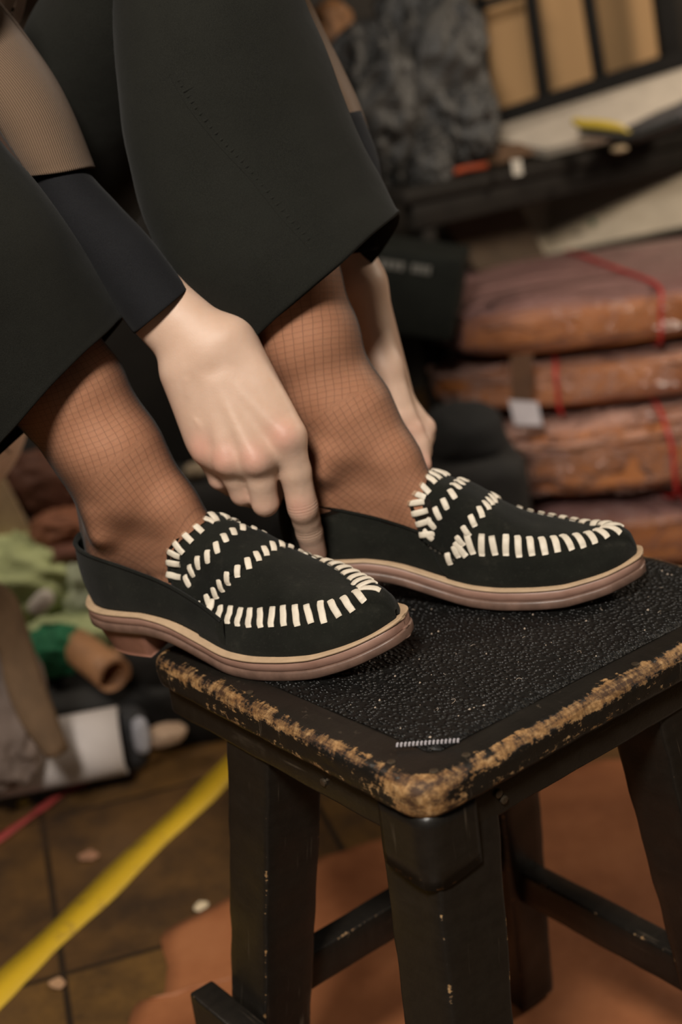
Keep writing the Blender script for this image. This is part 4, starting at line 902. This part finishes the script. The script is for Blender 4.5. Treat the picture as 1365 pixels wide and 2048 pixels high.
# pale board and dark cardboard below the table
pb = slab_px('pale_board', [(1028, 415), (1090, 512), (1400, 448), (1400, 300), (1100, 372)], [2.75, 2.70, 2.70, 2.85, 2.85], .010, simple('pale_board', (.40, .34, .26), .7, .15, 12)); tag(pb, 'pale greyish board leaning beneath the table above the bag stack', 'board')
gd = slab_px('green_sticker', [(1180, 440), (1192, 438), (1194, 450), (1182, 452)], 2.70, .002, simple('green_dot', (.03, .07, .04), .6)); tag(gd, 'tiny dark green dot stuck on the pale board', 'sticker')
db = slab_px('dark_cardboard', [(868, 415), (1035, 408), (1090, 515), (985, 560), (950, 540)], [2.45, 2.62, 2.62, 2.5, 2.45], .008, simple('dark_cardboard', (.055, .034, .018), .85)); tag(db, 'dark brown cardboard panel leaning left of the pale board', 'cardboard')
# black metal frame on the table with tan panels behind it
M_blackm = simple('black_metal', (.007, .006, .005), .7, spec=.15)
fr_o = at(1150, 215, 2.72); fr = thing('metal_frame', 'black barred metal frame standing on the table, upper right corner', 'frame', tuple(fr_o), 0)
def bar(nm, p, q, w_, Y1=2.72): o = beam(nm, Vector(at(*p, Y1)-fr_o), Vector(at(*q, Y1)-fr_o), w_, w_*.8, M_blackm, fr, up=(0, 1, 0), r=.003, seg=.08); return o
bar('bottom_rail', (950, 262), (1420, 108), .050); bar('post', (905, -260), (945, 250), .026); bar('post', (938, -260), (978, 245), .018); bar('post', (1298, -260), (1345, 140), .040)
bar('bar', (1028, -260), (1090, 205), .024); bar('bar', (1138, -260), (1203, 168), .024); bar('top_rail', (900, -210), (1330, -260), .030); bar('cross_rail', (930, 20), (1040, -14), .018)
tp_ = slab_px('tan_board', [(905, -250), (1300, -250), (1350, 130), (985, 245), (940, 235)], 2.80, .006, simple('tan_board', (.34, .20, .085), .75, .03, 3)); tag(tp_, 'tan board seen between the bars of the black frame', 'board')
wp = slab_px('white_box', [(972, 268), (1420, 128), (1420, 226), (1180, 284), (1092, 306), (990, 288)], [2.62, 2.62, 2.55, 2.52, 2.52, 2.55], .02, simple('off_white_card', (.42, .36, .29), .75, .1, 30)); tag(wp, 'crumpled off-white card under the black frame on the table', 'card')
yt = thing('hand_tool', 'yellow and black hand tool lying on the table in front of the off-white card', 'tool', tuple(at(1200, 262, 2.44)), 0); o_ = at(1200, 262, 2.44)
P = np.array([at(x, y, 2.44)-o_ for x, y in ((1146, 240), (1165, 248), (1200, 250), (1240, 256), (1262, 268))]); tube('handle', catmull(P, 20), [.004+.006*math.sin(math.pi*min(1, i/19*1.2))**.5 for i in range(20)], simple('yellow_grip', (.42, .30, .02), .45), yt, 10)
P = np.array([at(x, y, 2.43)-o_ for x, y in ((1160, 264), (1200, 266), (1250, 274), (1300, 262), (1365, 236))]); tube('jaw', catmull(P, 20), .0075, simple('black_tool_metal', (.008, .009, .008), .4), yt, 8)
dr = crumple('dark_sheet_roll', at(1345, 235, 2.5), (.20, .10, .035), simple('grey_cloth', (.06, .055, .055), .7), None, .7, .1, 2, 3, rot=(0, -.28, 0)); tag(dr, 'folded dark grey sheet at the right end of the table', 'cloth'); dr.name = 'grey_sheet'
# plastic bags hanging left of the frame
t = crumple('plastic_bag', at(845, 190, 2.42), (.22, .14, .34), M_plas_grey, None, .8, .16, 2.2, 21, True, rot=(0, .15, 0), n=70, m=110); tag(t, 'large dusty translucent plastic bag hanging left of the black frame', 'plastic bag', 'dusty plastic bags by the frame')
t = crumple('plastic_bag', at(735, 225, 2.34), (.16, .12, .26), M_plas_grey, None, .8, .16, 2.4, 22, True, rot=(0, .1, 0), n=60, m=90); tag(t, 'darker plastic bag right beside the black trouser leg', 'plastic bag', 'dusty plastic bags by the frame')
t = crumple('plastic_bag', at(925, 250, 2.40), (.12, .10, .14), M_plas_grey, None, .8, .18, 2.6, 23, True, n=50, m=80); tag(t, 'small crumpled plastic bag touching the left foot of the black frame', 'plastic bag', 'dusty plastic bags by the frame')
t = crumple('plastic_bag', at(850, 330, 2.35), (.09, .08, .12), M_plas_grey, None, .8, .18, 2.6, 25, True, n=50, m=80); tag(t, 'lowest small plastic bag drooping toward the left end of the table', 'plastic bag', 'dusty plastic bags by the frame')
t = crumple('white_paper_bag', at(893, 60, 2.46), (.07, .05, .10), simple('pale_paper', (.38, .33, .26), .8), None, .8, .08, 2, 24, rot=(0, -.5, 0)); tag(t, 'pale curved paper poking out above the large plastic bag', 'paper')
t = crumple('leather_scrap', at(668, 72, 2.4), (.075, .05, .11), simple('orange_leather', (.20, .085, .025), .6), None, .8, .12, 2, 26); tag(t, 'orange brown crumpled leather just right of the knit sleeve', 'leather')
# dark labelled box and the backdrop added to fill the shade behind the legs
bx = thing('storage_box', 'dark box with a pale printed label behind the left hand', 'box', tuple(at(818, 572, 2.05)), math.radians(-12)); M_dkbox = simple('dark_box', (.010, .011, .009), .8, spec=.1)
box_obj('body', (.155, .16, .13), (0, .06, -.01), M_dkbox, bx, rot=(0, math.radians(-14)*-1, 0), r=.004, seg=.03)
lbm = simple('label_print', (.12, .115, .10), .7)
for k_, (ox, wd_) in enumerate(((-.020, .040), (.025, .030))):
    for j in range(4): box_obj('label_mark', (wd_/5.2, .002, .013), (ox-wd_/2+(j+.5)*wd_/4, -.0225, .033-.25*(ox-wd_/2+(j+.5)*wd_/4)), lbm, bx, rot=(0, math.radians(14), 0), r=.0005, seg=.02)
M_shade = simple('shade_backdrop', (.010, .008, .006), .8)
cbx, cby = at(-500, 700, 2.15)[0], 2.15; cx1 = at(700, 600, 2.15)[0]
shade_fill = thing('shade_backdrop', 'tall dark backdrop added to fill the shadow behind the seated person', 'backdrop', ((cbx+cx1)/2, cby+.22, 0)); wdt = cx1-cbx  # made-up dark block, added so the space behind the legs stays in shadow
box_obj('body', (wdt, .42, 1.25), (0, .02, .625), M_shade, shade_fill, r=.005, seg=.1)
for s_ in (-.25, .25): box_obj('backdrop_panel', (wdt*.49, .018, 1.18), (s_*wdt, -.20, .625), M_shade, shade_fill, r=.004, seg=.1)
t = crumple('beige_scrap', at(392, 940, 1.95), (.035, .03, .022), simple('beige_scrap2', (.33, .26, .18), .8), None, .8, .1); tag(t, 'small beige scrap glimpsed between the near shin and the hand', 'scrap')
# clutter heap on the left
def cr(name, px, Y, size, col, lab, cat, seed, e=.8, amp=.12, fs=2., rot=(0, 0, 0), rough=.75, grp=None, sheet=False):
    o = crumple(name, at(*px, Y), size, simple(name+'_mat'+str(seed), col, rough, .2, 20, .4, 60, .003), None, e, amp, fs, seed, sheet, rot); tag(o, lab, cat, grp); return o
cr('green_sack', (60, 1150), 1.80, (.20, .15, .12), (.44, .49, .24), 'light green fabric sack at the left edge behind the near ankle', 'sack', 31, rot=(0, .2, 0), sheet=True)
cr('green_sack', (205, 1195), 1.78, (.12, .12, .15), (.42, .46, .32), 'pale green sack right behind the heel of the near loafer', 'sack', 32, sheet=True)
cr('green_sack', (140, 1265), 1.74, (.14, .12, .07), (.38, .43, .22), 'lowest green sack, below the white tab', 'sack', 33, sheet=True)
cr('white_tab', (82, 1205), 1.66, (.042, .02, .026), (.55, .50, .45), 'small white rolled tab on the green sacks', 'tab', 34, rot=(0, -.7, 0), amp=.05)
cr('emerald_cloth', (112, 1300), 1.66, (.075, .06, .07), (.015, .16, .07), 'emerald green cloth scrap below the light green sacks', 'cloth', 35, sheet=True)
cr('leather_piece', (105, 975), 1.86, (.13, .07, .10), (.10, .035, .018), 'dark brown leather piece on top of the heap beside the shin', 'leather', 36, rot=(0, .4, 0), sheet=True)
cr('leather_piece', (132, 1058), 1.80, (.10, .07, .055), (.24, .09, .045), 'folded reddish brown leather between the green sack and the ankle', 'leather', 37, sheet=True)
cr('leather_piece', (140, 1100), 1.78, (.10, .06, .03), (.14, .05, .03), 'flat brown leather resting directly on the green sack', 'leather', 38)
bp = slab_px('beige_sheet', [(-60, 900), (5, 950), (70, 1075), (30, 1100), (-60, 1115)], 1.82, .006, simple('beige_sheet', (.44, .31, .19), .8)); tag(bp, 'smooth beige sheet at the left edge above the green sack', 'sheet')
V, F = roll_geo(at(150, 1292, 1.66), at(228, 1352, 1.58), .026); o = mesh_obj('tan_roll', V, F, simple('tan_leather', (.40, .20, .095), .6)); solidify(o, .002); tag(o, 'tan leather roll with its open end facing right, behind the stool corner', 'roll')
V, F = roll_geo(at(240, 1320, 1.70), at(320, 1335, 1.66), .028); o = mesh_obj('tan_roll', V, F, simple('tan_leather_dull', (.30, .15, .075), .65)); solidify(o, .002); tag(o, 'duller tan leather roll nearest the stool corner', 'roll')
# suede strip leaning at the left edge
L_ = catmull([at(x, y, q) for x, y, q in ((-40, 1150, 1.45), (20, 1190, 1.45), (48, 1260, 1.44), (80, 1360, 1.43), (130, 1500, 1.42))], 24); R2_ = catmull([at(x, y, q) for x, y, q in ((-60, 1250, 1.40), (-10, 1290, 1.40), (12, 1370, 1.40), (50, 1450, 1.40), (98, 1508, 1.40))], 24)
V = []; 
for k_ in range(24):
    for j in range(8): V.append(lerp(L_[k_], R2_[k_], j/7)-np.array([0, .012*math.sin(math.pi*j/7), 0]))
o = mesh_obj('suede_strip', V, grid_faces(24, 8), simple('brown_suede', (.14, .085, .045), .9, .3, 25, .5, 300)); solidify(o, .006); tag(o, 'stiff brown suede strip leaning down toward the white paper roll', 'suede')
cr('grey_cloth', (5, 1430), 1.46, (.10, .08, .19), (.20, .15, .125), 'greyish pink cloth bundle at the left edge behind the suede strip', 'cloth', 41, rot=(0, .2, 0), sheet=True)
V, F = roll_geo(at(-90, 1545, 1.50), at(245, 1482, 1.53), .047, turns=1.5); o = mesh_obj('paper_roll', V, F, simple('white_paper_roll', (.52, .47, .45), .7, .06)); solidify(o, .0015); tag(o, 'thick white paper roll lying on the floor at the left', 'roll')
cr('dark_bag', (262, 1475), 1.56, (.05, .06, .085), (.02, .02, .022), 'dark crumpled bag at the open end of the white paper roll', 'bag', 42)
cr('pale_blue_scrap', (282, 1470), 1.53, (.022, .03, .050), (.34, .34, .38), 'pale bluish scrap beside the end of the paper roll', 'scrap', 43)
cr('beige_rag', (328, 1470), 1.56, (.060, .04, .026), (.42, .29, .20), 'small beige rag to the right of the pale bluish scrap', 'rag', 44, rot=(0, -.1, 0))
cr('dark_heap', (250, 1400), 1.72, (.46, .20, .15), (.010, .009, .008), 'low dark heap added to fill the shadow under the tan rolls', 'fabric', 45, e=.6)  # these dark heaps stand in for shadow around the clutter
cr('dark_heap', (30, 1290), 1.92, (.55, .24, .30), (.014, .010, .008), 'larger dark heap added to fill the shadow behind the green sacks', 'fabric', 46, e=.6)
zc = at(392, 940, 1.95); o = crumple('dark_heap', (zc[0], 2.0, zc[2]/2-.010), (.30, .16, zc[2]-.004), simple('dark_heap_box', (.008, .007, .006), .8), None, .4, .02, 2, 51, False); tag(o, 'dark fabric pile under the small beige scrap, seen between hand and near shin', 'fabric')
cr('dark_heap', (520, 1330), 1.72, (.42, .20, .20), (.008, .007, .006), 'dark heap added to fill the shade right behind the stool', 'fabric', 47, e=.6)
# bench the person sits on, beyond the left edge
bn = thing('round_seat', 'dark round pedestal seat under the seated person, beyond the left edge', 'seat', (-.60, 1.33, 0))
def disc(name, r, z0, z1, parent): v, f = tube_geo([(0, 0, z0), (0, 0, z0+.004), (0, 0, z1-.004), (0, 0, z1)], [r-.004, r, r, r-.004], 40); return mesh_obj(name, v, f, M_dark, parent)
disc('seat', .17, .42, .455, bn); disc('pedestal', .035, .02, .42, bn); disc('base', .10, 0, .02, bn)
